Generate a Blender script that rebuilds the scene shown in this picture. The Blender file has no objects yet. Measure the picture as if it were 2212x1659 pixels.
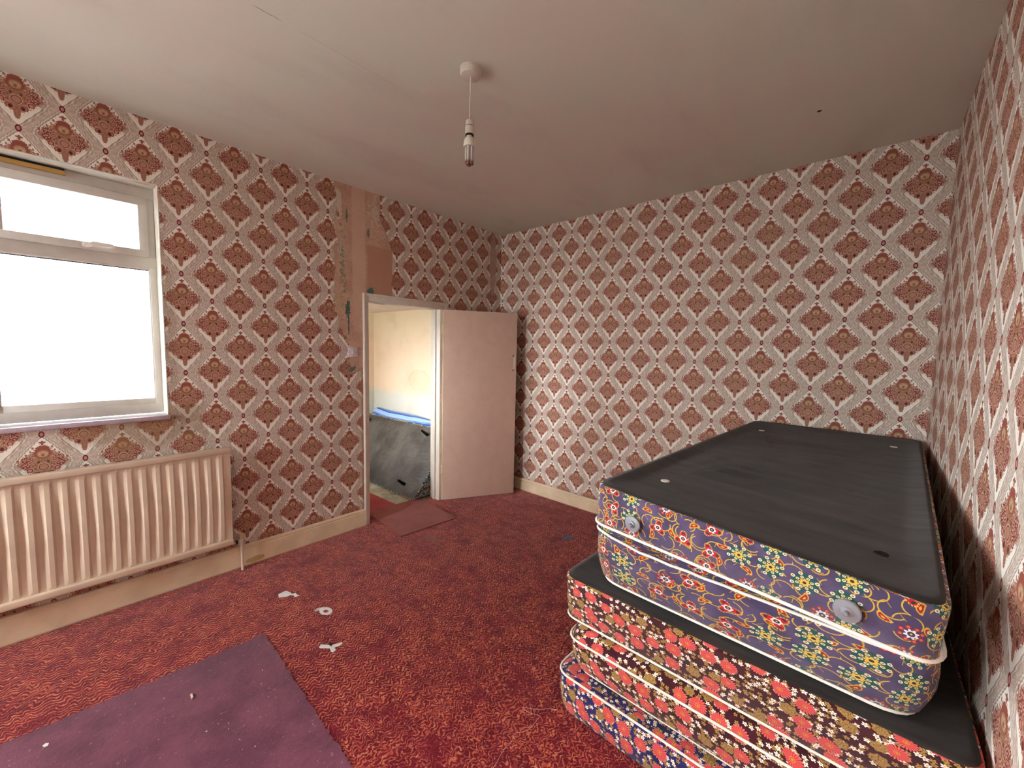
import bpy, bmesh, math, random
from mathutils import Vector, Matrix, noise as mnoise
random.seed(7)
scene = bpy.context.scene
COL = scene.collection

# ------------------------------------------------------------------ camera
F_PX, W_PX = 890.04, 2212.0
cam_d = bpy.data.cameras.new('camera')
cam = bpy.data.objects.new('camera', cam_d)
COL.objects.link(cam)
cam_d.sensor_fit = 'HORIZONTAL'
cam_d.sensor_width = 36.0
cam_d.lens = F_PX / W_PX * 36.0
cam_d.clip_start = 0.02
RT = Vector((0.754928, 0.655441, 0.021955))
UP = Vector((-0.071766, 0.049289, 0.996203))
FW = Vector((-0.65187, 0.753637, -0.084248))
CAM = Vector((3.271382, 0.0, 1.57952))
cam.matrix_world = Matrix(((RT.x, UP.x, -FW.x, CAM.x), (RT.y, UP.y, -FW.y, CAM.y),
                           (RT.z, UP.z, -FW.z, CAM.z), (0, 0, 0, 1)))
scene.camera = cam

# ------------------------------------------------------------------ world, light, exposure
world = bpy.data.worlds.new('overcast_sky')
scene.world = world
world.use_nodes = True
wn = world.node_tree
wn.nodes['Background'].inputs[0].default_value = (0.95, 0.98, 1.0, 1)
wn.nodes['Background'].inputs[1].default_value = 7.0
scene.view_settings.view_transform = 'Standard'
scene.view_settings.look = 'None'
scene.view_settings.gamma = 1.0
scene.view_settings.use_curve_mapping = False
scene.view_settings.exposure = 2.2


def portal(name, loc, rot, sx, sy):
    l = bpy.data.lights.new(name, 'AREA')
    l.shape = 'RECTANGLE'
    l.size = sx
    l.size_y = sy
    l.cycles.is_portal = True
    o = bpy.data.objects.new(name, l)
    o.location = loc
    o.rotation_euler = rot
    COL.objects.link(o)


# portals only steer sky light through the window openings
portal('window_daylight', (-0.30, -0.53, 1.82), (0, math.radians(-90), 0), 1.5, 2.25)
portal('side_daylight', (-0.30, -2.30, 1.82), (0, math.radians(-90), 0), 1.5, 1.3)
portal('rear_daylight', (0.80, -3.25, 1.70), (math.radians(90), 0, math.radians(180)), 1.4, 1.9)
portal('annex_daylight', (-1.2, 1.0, 1.35), (math.radians(90), 0, math.radians(180)), 1.3, 0.95)

# ------------------------------------------------------------------ room numbers (metres)
YB0, YB1 = 3.545, 3.459          # back wall y at x=0 and x=3.62
XR = 3.558                        # right wall
ZC = 2.867                        # ceiling
YF = -3.0                         # wall behind the camera
WT = 0.14                         # wall thickness
PX, PY = 0.15474, 0.15425         # wallpaper lattice


# ------------------------------------------------------------------ node helpers
class Nt:
    def __init__(self, name, rough=0.8, spec=0.3):
        self.mat = bpy.data.materials.new(name)
        self.mat.use_nodes = True
        self.t = self.mat.node_tree
        self.b = self.t.nodes['Principled BSDF']
        self.b.inputs['Roughness'].default_value = rough
        self.b.inputs['Specular IOR Level'].default_value = spec

    def new(self, k):
        return self.t.nodes.new(k)

    def put(self, v, sock):
        if isinstance(v, S):
            self.t.links.new(v.s, sock)
        elif isinstance(v, (int, float)):
            try:
                sock.default_value = v
            except Exception:
                sock.default_value = (v, v, v)
        else:
            v = tuple(v)
            if len(sock.default_value) == 4 and len(v) == 3:
                v = v + (1,)
            sock.default_value = v

    def m(self, op, *a):
        n = self.new('ShaderNodeMath')
        n.operation = op
        for i, v in enumerate(a):
            self.put(v, n.inputs[i])
        return S(self, n.outputs[0])

    def v(self, op, *a, out=0):
        n = self.new('ShaderNodeVectorMath')
        n.operation = op
        for i, x in enumerate(a):
            if op == 'SCALE' and i == 1:
                self.put(x, n.inputs[3])
            else:
                self.put(x, n.inputs[i])
        return S(self, n.outputs[out])

    def ss(self, x, lo, hi, a=0.0, b=1.0):
        n = self.new('ShaderNodeMapRange')
        n.interpolation_type = 'SMOOTHSTEP'
        for i, q in enumerate((x, lo, hi, a, b)):
            self.put(q, n.inputs[i])
        return S(self, n.outputs[0])

    def mix(self, f, a, b):
        n = self.new('ShaderNodeMix')
        n.data_type = 'RGBA'
        self.put(f, n.inputs[0])
        self.put(a, n.inputs[6])
        self.put(b, n.inputs[7])
        return S(self, n.outputs[2])

    def xyz(self, x=0.0, y=0.0, z=0.0):
        n = self.new('ShaderNodeCombineXYZ')
        for i, q in enumerate((x, y, z)):
            self.put(q, n.inputs[i])
        return S(self, n.outputs[0])

    def sep(self, v):
        n = self.new('ShaderNodeSeparateXYZ')
        self.put(v, n.inputs[0])
        return [S(self, o) for o in n.outputs]

    def noise(self, vec, scale, detail=2.0, rough=0.5, color=False):
        n = self.new('ShaderNodeTexNoise')
        self.put(vec, n.inputs['Vector'])
        n.inputs['Scale'].default_value = scale
        n.inputs['Detail'].default_value = detail
        n.inputs['Roughness'].default_value = rough
        return S(self, n.outputs[1 if color else 0])

    def vor(self, vec, scale, rnd=1.0, feat='F1', dims='2D'):
        n = self.new('ShaderNodeTexVoronoi')
        n.voronoi_dimensions = dims
        n.feature = feat
        self.put(vec, n.inputs['Vector'])
        n.inputs['Scale'].default_value = scale
        n.inputs['Randomness'].default_value = rnd
        return n

    def uv(self):
        n = self.new('ShaderNodeTexCoord')
        return S(self, n.outputs['UV'])

    def obj(self):
        n = self.new('ShaderNodeTexCoord')
        return S(self, n.outputs['Object'])

    def ell(self, vec, cx, cy, rx, ry):
        """length of (vec-c)/r : 1 on the ellipse"""
        q = self.v('MULTIPLY_ADD', vec, (1 / rx, 1 / ry, 0), (-cx / rx, -cy / ry, 0))
        return self.v('LENGTH', q, out=1)

    def col(self, c):
        self.put(c, self.b.inputs['Base Color'])

    def rgh(self, c):
        self.put(c, self.b.inputs['Roughness'])

    def bump(self, h, strength=0.3, dist=0.002):
        n = self.new('ShaderNodeBump')
        n.inputs['Strength'].default_value = strength
        n.inputs['Distance'].default_value = dist
        self.put(h, n.inputs['Height'])
        self.t.links.new(n.outputs[0], self.b.inputs['Normal'])


class S:
    def __init__(self, nt, s):
        self.nt, self.s = nt, s

    def __add__(self, o): return self.nt.m('ADD', self, o)
    __radd__ = __add__
    def __sub__(self, o): return self.nt.m('SUBTRACT', self, o)
    def __rsub__(self, o): return self.nt.m('SUBTRACT', o, self)
    def __mul__(self, o): return self.nt.m('MULTIPLY', self, o)
    __rmul__ = __mul__
    def __truediv__(self, o): return self.nt.m('DIVIDE', self, o)
    def __neg__(self): return self.nt.m('MULTIPLY', self, -1.0)
    def abs(self): return self.nt.m('ABSOLUTE', self)
    def floor(self): return self.nt.m('FLOOR', self)
    def sin(self): return self.nt.m('SINE', self)
    def cos(self): return self.nt.m('COSINE', self)
    def sqrt(self): return self.nt.m('SQRT', self)
    def mx(self, o): return self.nt.m('MAXIMUM', self, o)
    def mn(self, o): return self.nt.m('MINIMUM', self, o)
    def lt(self, o): return self.nt.m('LESS_THAN', self, o)
    def gt(self, o): return self.nt.m('GREATER_THAN', self, o)
    def frac(self): return self.nt.m('FRACT', self)


def lin(r, g, b):
    f = lambda c: (c / 255 / 12.92) if c / 255 <= 0.04045 else ((c / 255 + 0.055) / 1.055) ** 2.4
    return (f(r), f(g), f(b))


def plain(name, rgb, rough=0.6, spec=0.3, metal=0.0, var=0.06, nscale=9.0, bump=0.0, bscale=150.0):
    n = Nt(name, rough, spec)
    o = n.obj()
    k = n.noise(o, nscale, 4, 0.6)
    c = lin(*rgb)
    n.col(n.mix(n.ss(k, 0.3, 0.7), tuple(x * (1 - var) for x in c), tuple(min(1, x * (1 + var)) for x in c)))
    n.b.inputs['Metallic'].default_value = metal
    if bump:
        n.bump(n.noise(o, bscale, 3), bump, 0.002)
    return n.mat


# ------------------------------------------------------------------ wallpaper
def wallpaper(name, wear=None):
    n = Nt(name, 0.72, 0.25)
    uv = n.uv()
    wob = n.noise(uv, 3.0, 1, color=True)
    u, v, _ = n.sep(uv)
    X = u / PX
    Y = v / PY
    s = (X + Y) * 0.5
    t = (X - Y) * 0.5
    sc = (s - s.floor()) * 2.0 - 1.0
    tc = (t - t.floor()) * 2.0 - 1.0
    dx = (sc + tc) * 0.5
    dy = (sc - tc) * 0.5
    ax = dx.abs()
    P0 = n.xyz(ax, dy, 0)
    P = n.v('SCALE', P0, 0.91)               # mirrored motif coordinates
    Q = n.xyz(dx, dy, 0)
    # lattice distance, rounded at the left and right ends of the diamond
    D = ax / 0.68 + (dy * dy + 0.03).sqrt() / 0.84 - 0.10
    wave = ((dy - ax * 0.6) * 46.0).sin()
    cream = lin(238, 234, 224)
    band = lin(200, 182, 164)
    bandl = lin(220, 208, 196)
    line = lin(158, 142, 130)
    dark = lin(126, 64, 54)
    mid = lin(172, 108, 92)
    pink = lin(204, 162, 136)
    tan = lin(176, 138, 108)
    grey = lin(146, 126, 110)
    # band with scroll work
    sw_ = n.noise(P, 16.0, 2, 0.6, color=True)
    sv = n.vor(n.v('MULTIPLY_ADD', sw_, (0.10, 0.10, 0.0), P), 15.0, 0.9)
    scroll = n.ss(((S(n, sv.outputs['Distance']) * 17.0).sin()), -0.6, 0.6)
    sn = n.noise(P, 9.0, 2)
    bcol = n.mix(n.ss(sn, 0.42, 0.6), band, bandl)
    bcol = n.mix(scroll * 0.75, bcol, lin(184, 164, 152))
    c = n.mix(n.ss(D + wave * 0.014, 0.99, 1.02), cream, bcol)
    l1 = n.ss((D + wave * 0.014 - 1.03).abs(), 0.012, 0.034, 0.85, 0.0)
    l2 = n.ss((D + wave * 0.026 - 1.15).abs(), 0.008, 0.028, 0.65, 0.0)
    c = n.mix(l1.mx(l2), c, line)
    c = n.mix(n.ss((D + wave * 0.020 - 1.09).abs(), 0.010, 0.030, 0.5, 0.0), c, cream)
    # motif, built from mirrored shapes
    lace = n.vor(P, 15.0, 0.8)
    ld = S(n, lace.outputs['Distance'])
    lc = S(n, lace.outputs['Color'])
    lcr, lcg, lcb = n.sep(lc)
    lace2 = n.vor(P, 24.0, 1.0)
    l2d = S(n, lace2.outputs['Distance'])
    jag = (l2d - 0.35) * 0.34
    crown = n.ell(P, 0, 0.36, 0.195, 0.215)
    clus = n.ell(P, 0.335, 0.045, 0.155, 0.235)
    clus2 = n.ell(P, 0.47, -0.03, 0.085, 0.14)
    body = n.ell(P, 0.0, 0.02, 0.26, 0.34)
    low = n.ell(P, 0.285, -0.19, 0.070, 0.075)
    bot = n.ell(P, 0.145, -0.325, 0.080, 0.080)
    tear = n.ell(P, 0.0, -0.43, 0.080, 0.23)
    oval = n.ell(P, 0.0, -0.115, 0.108, 0.112)
    star = n.ell(P, 0.0, 0.645, 0.034, 0.075)
    star2 = n.ell(P, 0.035, 0.66, 0.045, 0.025)
    dots = n.ell(P, 0.20, 0.50, 0.030, 0.042).mn(n.ell(P, 0.345, 0.30, 0.028, 0.042)).mn(n.ell(P, 0.505, 0.14, 0.028, 0.045)).mn(n.ell(P, 0.255, 0.40, 0.020, 0.03))
    # filled body
    px_, py_, _pz = n.sep(P)
    dia = (px_ * 0.98 + (py_ - 0.02).abs() * 0.95) / 0.605
    allm = crown.mn(clus).mn(low).mn(bot).mn(tear).mn(dia + 0.04)
    e = n.ss(allm + jag, 0.94, 1.04, 1.0, 0.0)
    inner = n.mix(n.ss(lcr, 0.35, 0.6), lin(178, 128, 102), pink)
    inner = n.mix(n.ss(body, 0.55, 0.95, 0.85, 0.0), inner, tan)
    inner = n.mix(n.ss(l2d, 0.34, 0.50, 0.0, 0.6), inner, dark)
    # side clusters darker red lace
    cl = n.ss(clus + jag * 0.7, 0.85, 1.0, 1.0, 0.0)
    clc = n.mix(n.ss(l2d, 0.26, 0.44), lin(212, 166, 148), dark)
    inner = n.mix(cl, inner, clc)
    # crown flower
    cr = n.ss(crown + jag * 0.5, 0.9, 1.0, 1.0, 0.0)
    crc = n.mix(n.ss(n.ell(P, 0, 0.30, 0.15, 0.13) + jag * 0.6, 0.65, 1.0), lin(190, 156, 122), lin(152, 84, 68))
    crc = n.mix(n.ss((n.ell(P, 0, 0.275, 0.10, 0.085) - 0.8).abs(), 0.12, 0.3, 0.6, 0.0), crc, lin(206, 176, 142))
    crc = n.mix(n.ss(n.ell(P, 0, 0.26, 0.040, 0.045), 0.7, 1.0, 0.8, 0.0), crc, lin(126, 74, 52))
    inner = n.mix(cr, inner, crc)
    inner = n.mix(n.ss(ld, 0.30, 0.45, 0.0, 0.25), inner, dark)
    # oval, low circles, bottom circles with dark rims and pale outlines
    for d, fill, k in ((oval, lin(178, 130, 112), 0.14), (low, lin(200, 134, 120), 0.32), (bot, lin(176, 118, 102), 0.20)):
        inner = n.mix(n.ss(d, 1.10, 1.22, 1.0, 0.0), inner, lin(206, 174, 154))
        inner = n.mix(n.ss(d, 0.98, 1.04, 1.0, 0.0), inner, dark)
        inner = n.mix(n.ss(d, 0.90 - k, 0.98 - k, 1.0, 0.0), inner, fill)
    inner = n.mix(n.ss(n.ell(P, 0.125, -0.335, 0.042, 0.055), 0.8, 1.0, 1.0, 0.0), inner, lin(96, 34, 30))
    inner = n.mix(n.ss(n.ell(P, 0.10, 0.05, 0.03, 0.035), 0.8, 1.0, 1.0, 0.0), inner, lin(96, 48, 40))
    inner = n.mix(n.ss(tear, 0.9, 1.0, 0.55, 0.0), inner, lin(150, 96, 78))
    c = n.mix(n.ss(clus2 + jag, 0.85, 1.05, 0.7, 0.0), c, grey)
    c = n.mix(e, c, inner)
    c = n.mix(n.ss(star.mn(star2), 0.85, 1.05, 1.0, 0.0), c, lin(150, 92, 78))
    c = n.mix(n.ss(dots, 0.75, 1.05, 0.85, 0.0), c, lin(124, 78, 68))
    # ring at the lattice crossings: positions where |dx|+|dy| = 1 corners
    X2 = (s + 0.5)
    T2 = (t + 0.5)
    s2 = (X2 - X2.floor()) * 2.0 - 1.0
    t2 = (T2 - T2.floor()) * 2.0 - 1.0
    rr = n.ell(n.xyz((s2 + t2) * 0.5, (s2 - t2) * 0.5, 0), 0, 0, 0.072, 0.112)
    c = n.mix(n.ss(rr, 0.95, 1.06, 1.0, 0.0), c, lin(108, 30, 38))
    c = n.mix(n.ss(rr, 0.50, 0.62, 1.0, 0.0), c, lin(196, 132, 122))
    # ageing
    age = n.noise(uv, 1.3, 4, 0.6)
    c = n.mix(n.ss(age, 0.45, 0.8, 0.0, 0.20), c, lin(160, 140, 110))
    if wear:
        c = wear(n, uv, c)
    n.col(c)
    fb = n.noise(uv, 260, 2)
    n.bump(fb, 0.12, 0.001)
    return n.mat


def left_wear(n, uv, c):
    """stripped plaster strip over the switch, damp marks under the sill, torn corner (room coordinates)"""
    u, v, _ = n.sep(uv)
    y = u + 0.7715
    z = v + 2.773
    P = n.xyz(y, z, 0)
    wb = (n.noise(P, 9.0, 4, 0.65) - 0.5)
    wb2 = (n.noise(P, 30.0, 4, 0.75) - 0.5) * 1.5
    # left edge of the strip drifts right as it goes down, right edge steps at the door head
    le = (y - 1.60 - n.ss(z, 1.95, 1.45, 0.0, 0.10) + wb * 0.16 + wb2 * 0.05)
    re_ = (n.ss(z, 2.40, 2.72, 2.115, 2.00) - y + wb * 0.05 + wb2 * 0.02)
    be = (z - 1.36 - (y - 1.72) * 0.1 + wb * 0.12)
    mask = n.ss(le.mn(re_).mn(be), -0.004, 0.006)
    # plaster colours
    pl = n.mix(n.ss(n.noise(P, 5.0, 5, 0.6), 0.35, 0.65), lin(190, 152, 132), lin(206, 172, 152))
    pl = n.mix(n.ss(n.noise(P, 40.0, 4, 0.7), 0.45, 0.70, 0.0, 0.55), pl, lin(154, 122, 102))
    pl = n.mix(n.ss(n.noise(P, 11.0, 5, 0.75), 0.54, 0.62, 0.0, 0.45) * n.ss(y, 1.77, 1.71), pl, lin(206, 192, 164))
    stripe = n.ss((y - 1.80 + wb * 0.03).abs(), 0.045, 0.07, 1.0, 0.0) * n.ss(z, 1.6, 2.1)
    pl = n.mix(stripe * 0.7, pl, lin(216, 184, 164))
    terra = n.ss(y + wb * 0.05, 1.865, 1.885) * n.ss(z + wb * 0.05, 2.42, 2.44, 1.0, 0.0)
    pl = n.mix(terra * 0.8, pl, lin(186, 138, 116))
    yel = n.ss(n.noise(P, 7.0, 4, 0.7), 0.52, 0.6) * n.ss(y, 1.76, 1.70)
    pl = n.mix(yel * 0.5, pl, lin(190, 168, 130))
    wht = n.ss(n.ell(P, 1.615, 2.70, 0.045, 0.13) + wb * 1.6, 0.85, 1.0, 1.0, 0.0)
    wht = wht.mx(n.ss(n.ell(P, 1.95, 2.71, 0.05, 0.10) + wb2 * 5.0, 0.75, 0.9, 0.9, 0.0))
    wht = wht.mx(n.ss(n.ell(P, 1.66, 2.33, 0.03, 0.14) + wb2 * 5.0, 0.75, 0.9, 0.7, 0.0))
    pl = n.mix(wht, pl, lin(208, 196, 176))
    grn = n.ss(n.ell(P, 1.698, 1.89, 0.020, 0.075) + wb2 * 2.2, 0.9, 1.0, 1.0, 0.0)
    grn = grn.mx(n.ss(n.ell(P, 1.705, 1.76, 0.007, 0.09) + wb2 * 2.0, 0.85, 1.0, 1.0, 0.0))
    grn = grn.mx(n.ss(n.ell(P, 1.697, 2.63, 0.010, 0.06) + wb2 * 2.5, 0.8, 1.0, 0.8, 0.0))
    grn = grn.mx(n.ss(n.ell(P, 1.888, 2.54, 0.011, 0.05) + wb2 * 2.5, 0.8, 1.0, 0.8, 0.0))
    grn = grn.mx(n.ss(n.ell(P, 1.905, 2.045, 0.032, 0.032) + wb2 * 1.2, 0.9, 1.0, 1.0, 0.0))
    grn = grn.mx(n.ss(n.ell(P, 1.715, 1.385, 0.05, 0.03) + wb2 * 4.0, 0.75, 0.9, 0.9, 0.0))
    grn = grn.mx(n.ss(n.ell(P, 1.645, 1.60, 0.05, 0.07) + wb2 * 4.0, 0.55, 0.7, 0.9, 0.0))
    grn = grn.mx(n.ss(n.ell(P, 1.66, 2.25, 0.03, 0.35) + wb2 * 5.0, 0.30, 0.42, 0.7, 0.0))
    pl = n.mix(grn, pl, lin(76, 108, 96))
    c = n.mix(mask, c, pl)
    edge = n.ss(le.mn(re_).mn(be).abs(), 0.0, 0.006, 0.5, 0.0)
    c = n.mix(edge, c, lin(120, 88, 70))
    # torn pale strip in the far corner
    cor = n.ss(n.ell(P, 3.41, 2.52, 0.055, 0.40) + wb * 0.9, 0.85, 1.0, 0.9, 0.0)
    c = n.mix(cor, c, lin(176, 150, 134))
    # damp brown bloom under and beside the sill
    d = n.ss(n.ell(P, 0.42, 1.03, 0.42, 0.11) + wb * 1.8, 0.5, 1.0, 0.5, 0.0)
    d = d.mx(n.ss(n.ell(P, 0.60, 1.12, 0.15, 0.12) + wb * 2.4, 0.5, 0.95, 0.5, 0.0))
    d = d.mx(n.ss(n.ell(P, 0.56, 1.6, 0.03, 0.6) + wb * 1.2, 0.5, 1.0, 0.28, 0.0))
    c = n.mix(d, c, lin(138, 108, 72))
    mould = n.ss(n.noise(P, 42.0, 3), 0.60, 0.66) * n.ss(n.ell(P, 0.48, 1.06, 0.22, 0.09) + wb, 0.5, 1.0, 1.0, 0.0)
    c = n.mix(mould * 0.7, c, lin(66, 44, 30))
    # brown line beside the door frame
    b2 = n.ss(y, 1.800, 1.822) * n.ss(y, 1.86, 1.85) * n.ss(z, 1.42, 1.36)
    c = n.mix(b2 * 0.7, c, lin(150, 104, 60))
    return c


M = {}
M['paper_left'] = wallpaper('wallpaper_left', left_wear)
M['paper'] = wallpaper('wallpaper')


def m_ceiling():
    n = Nt('ceiling_paint', 0.9, 0.1)
    o = n.obj()
    a = n.noise(o, 0.9, 4, 0.55)
    b = n.noise(n.v('MULTIPLY', o, (1.0, 0.35, 1.0)), 2.4, 4, 0.6)
    c = n.mix(n.ss(a, 0.35, 0.65), lin(214, 216, 202), lin(218, 212, 200))
    c = n.mix(n.ss(b, 0.48, 0.70, 0.0, 0.35), c, lin(196, 188, 178))
    c = n.mix(n.ss(n.noise(o, 1.5, 3), 0.55, 0.72, 0.0, 0.45), c, lin(220, 200, 190))
    x, y, z = n.sep(o)
    P = n.xyz(x, y, 0)
    w = n.noise(P, 30.0, 2) - 0.5
    cr = n.ss((x - 1.40 - (y - 0.87) * 0.02 + w * 0.01).abs(), 0.0008, 0.0025, 1.0, 0.0) * n.ss(y, 0.60, 0.63) * n.ss(y, 0.72, 0.69)
    c = n.mix(cr * 0.7, c, lin(90, 84, 78))
    cr2 = n.ss((x - 1.40 + w * 0.01).abs(), 0.0005, 0.002, 0.3, 0.0) * n.ss(y, 0.75, 0.80) * n.ss(y, 1.25, 1.2)
    c = n.mix(cr2, c, lin(120, 112, 104))
    hole = n.ss(n.ell(P, 2.975, 2.774, 0.012, 0.012), 0.7, 1.0, 1.0, 0.0)
    c = n.mix(hole, c, lin(60, 46, 40))
    n.col(c)
    n.bump(n.noise(o, 60, 4), 0.15, 0.002)
    return n.mat


def m_carpet():
    n = Nt('patterned_carpet', 1.0, 0.05)
    o = n.obj()
    x, y, z = n.sep(o)
    P = n.xyz(x, y, 0)
    big = n.noise(P, 2.2, 3, color=True)
    br, bg, bb = n.sep(big)
    tri = ((y * 22.0 + (br - 0.5) * 5.0).frac() - 0.5).abs() * 4.0 - 1.0
    tri = n.ss(tri, -0.7, 0.7) - 0.5
    d1 = n.noise(P, 14.0, 2, 0.6) - 0.5
    d2 = n.noise(P, 90.0, 2, 0.6) - 0.5
    loose = n.ss(x + (bg - 0.5) * 1.2, 1.0, 1.9)
    ph = x / 0.0215 + tri * 0.85 + d1 * 2.4 + d2 * 0.8 + (bg - 0.5) * 3.0
    ph = ph + (n.noise(P, 34.0, 3, 0.6) - 0.5) * (loose * 3.4)
    ln = ((ph * 6.2832).sin())
    brk = n.noise(P, 32.0, 3, 0.6)
    patch = n.noise(P, 6.0, 3, 0.6)
    lm = n.ss(ln + (patch - 0.5) * 2.6 + (brk - 0.5) * 1.5 + (n.noise(P, 200.0, 1) - 0.5) * 1.2, 0.38, 0.95)
    fine = n.noise(P, 420.0, 2)
    base = n.mix(n.ss(n.noise(P, 12.0, 4), 0.35, 0.65), lin(132, 22, 38), lin(156, 40, 54))
    base = n.mix(n.ss(ln, -1.0, -0.2, 0.6, 0.0), base, lin(84, 12, 24))
    c = n.mix(lm * 0.85, base, n.mix(n.ss(brk, 0.4, 0.65), lin(226, 96, 58), lin(252, 152, 104)))
    # wear near the door and dulling
    w = n.ss(n.ell(P, 0.62, 2.08, 0.13, 0.07) + d1 * 1.5, 0.5, 1.0, 0.65, 0.0)
    c = n.mix(w, c, lin(146, 84, 70))
    c = n.mix(n.ss(patch, 0.5, 0.8, 0.0, 0.30), c, lin(140, 50, 64))
    c = n.mix(n.ss(fine, 0.3, 0.7, 0.0, 0.5), c, n.mix(0.5, c, lin(60, 6, 12)))
    n.col(c)
    n.bump(fine * 0.35 + lm * 1.0 + n.noise(P, 130.0, 3) * 0.8, 0.75, 0.006)
    n.b.inputs['Sheen Weight'].default_value = 0.25
    n.b.inputs['Sheen Roughness'].default_value = 0.4
    return n.mat


def m_rug(name, c1, c2, sheen=0.3, spots=True):
    n = Nt(name, 1.0, 0.05)
    o = n.obj()
    a = n.noise(o, 3.0, 5, 0.65)
    f = n.noise(o, 380.0, 2)
    c = n.mix(n.ss(a, 0.35, 0.65), lin(*c1), lin(*c2))
    c = n.mix(n.ss(f, 0.3, 0.7, 0.0, 0.35), c, tuple(q * 0.45 for q in lin(*c1)))
    if spots:
        c = n.mix(n.ss(n.noise(o, 60.0, 2), 0.66, 0.74, 0.0, 0.25), c, lin(190, 160, 170))
    n.col(c)
    n.bump(f + n.noise(o, 45, 4) * 1.5, 0.5, 0.003)
    n.b.inputs['Sheen Weight'].default_value = sheen
    return n.mat


def m_black():
    n = Nt('black_underside_cloth', 0.8, 0.2)
    o = n.obj()
    x, y, z = n.sep(o)
    wv = ((x * 1800.0).sin() * (y * 1800.0).sin())
    a = n.noise(n.v('MULTIPLY', o, (1.0, 4.0, 1.0)), 3.5, 5, 0.6)
    c = n.mix(n.ss(a, 0.32, 0.72), lin(34, 28, 26), lin(54, 48, 45))
    n.col(c)
    n.bump(wv * 0.2 + n.noise(n.v('MULTIPLY', o, (1.0, 3.5, 1.0)), 3.5, 2) * 6.0, 0.30, 0.004)
    n.b.inputs['Sheen Weight'].default_value = 0.12
    return n.mat


def m_black_shiny():
    n = Nt('grey_black_underside_cloth', 0.36, 0.7)
    o = n.obj()
    a = n.noise(o, 4.0, 5, 0.6)
    n.col(n.mix(n.ss(a, 0.35, 0.65), lin(46, 40, 36), lin(84, 80, 74)))
    st = n.noise(n.v('MULTIPLY', o, (1.0, 1.0, 14.0)), 9.0, 4)
    n.bump(st * 2.0 + n.noise(o, 14.0, 4) * 3.0, 0.5, 0.005)
    return n.mat


# --------------- flower prints
def petals(n, scale, rnd, seed):
    """voronoi scatter: radius (metres), angle, three random numbers"""
    uv = n.v('ADD', n.uv(), (seed, seed * 0.7, 0))
    vo = n.vor(uv, scale, rnd)
    d = S(n, vo.outputs['Distance']) / scale
    pos = S(n, vo.outputs['Position'])
    rel = n.v('SUBTRACT', uv, pos)
    x, y, _ = n.sep(rel)
    a = n.m('ARCTAN2', y, x)
    r1, r2, r3 = n.sep(S(n, vo.outputs['Color']))
    return d, a, x, y, r1, r2, r3


def m_daisy(name, ground, dim=0.0, pet=((190, 58, 60), (228, 98, 96), (240, 150, 140))):
    n = Nt(name, 0.85, 0.15)
    g = lin(*ground)
    uv = n.uv()
    c = n.mix(n.ss(n.noise(uv, 20, 3), 0.35, 0.65), tuple(q * 0.8 for q in g), tuple(q * 1.25 for q in g))
    # gold sprigs
    for sc, seed, pick, R, k, ca, cb in ((52.0, 3.3, 0.62, 0.0076, 5.0, (176, 140, 74), (120, 84, 40)),
                                         (46.0, 9.1, 0.60, 0.0080, 5.0, (250, 244, 232), (214, 170, 70))):
        d, a, x, y, r1, r2, r3 = petals(n, sc, 0.75, seed)
        cut = (a * k + r2 * 6.0).cos() * 0.24 + 0.78
        m_ = n.ss(d / R - cut, -0.06, 0.06, 1.0, 0.0) * r1.lt(pick)
        cc = n.mix(n.ss(d / R, 0.22, 0.32), lin(*cb), lin(*ca))
        c = n.mix(m_, c, cc)
    # large heads on a stretched lattice
    d, a, x, y, r1, r2, r3 = petals(n, 16.0, 0.62, 1.7)
    R = 0.0275 + (r2 - 0.5) * 0.008
    dn = d / R
    cut = (a * 20.0 + r3 * 6.0).cos() * 0.10 + 0.88
    m_ = n.ss(dn - cut, -0.03, 0.03, 1.0, 0.0)
    isred = r1.lt(0.60)
    red = n.mix(n.ss((a * 20.0 + r3 * 6.0).cos(), -0.6, 0.2), lin(*pet[0]), lin(*pet[1]))
    red = n.mix(n.ss(dn, 0.20, 0.27, 1.0, 0.0), red, lin(226, 150, 70))
    red = n.mix(n.ss((dn - 0.14).abs(), 0.02, 0.05, 1.0, 0.0), red, lin(170, 86, 30))
    red = n.mix(n.ss(dn, 0.75, 0.98, 0.0, 0.45), red, lin(*pet[2]))
    gold = n.mix(n.ss(n.noise(uv, 260, 2), 0.35, 0.6), lin(118, 82, 40), lin(182, 146, 84))
    mg = n.ss(dn - ((a * 7.0).cos() * 0.08 + 0.72), -0.03, 0.03, 1.0, 0.0)
    c = n.mix(m_ * isred, c, red)
    c = n.mix(mg * (1.0 - isred) * r1.lt(0.93), c, gold)
    if dim:
        c = n.mix(dim, c, lin(90, 100, 120))
    n.col(c)
    n.bump(n.noise(uv, 900, 2) + n.noise(uv, 22, 3) * 3.0, 0.35, 0.003)
    n.b.inputs['Sheen Weight'].default_value = 0.15
    return n.mat


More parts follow.
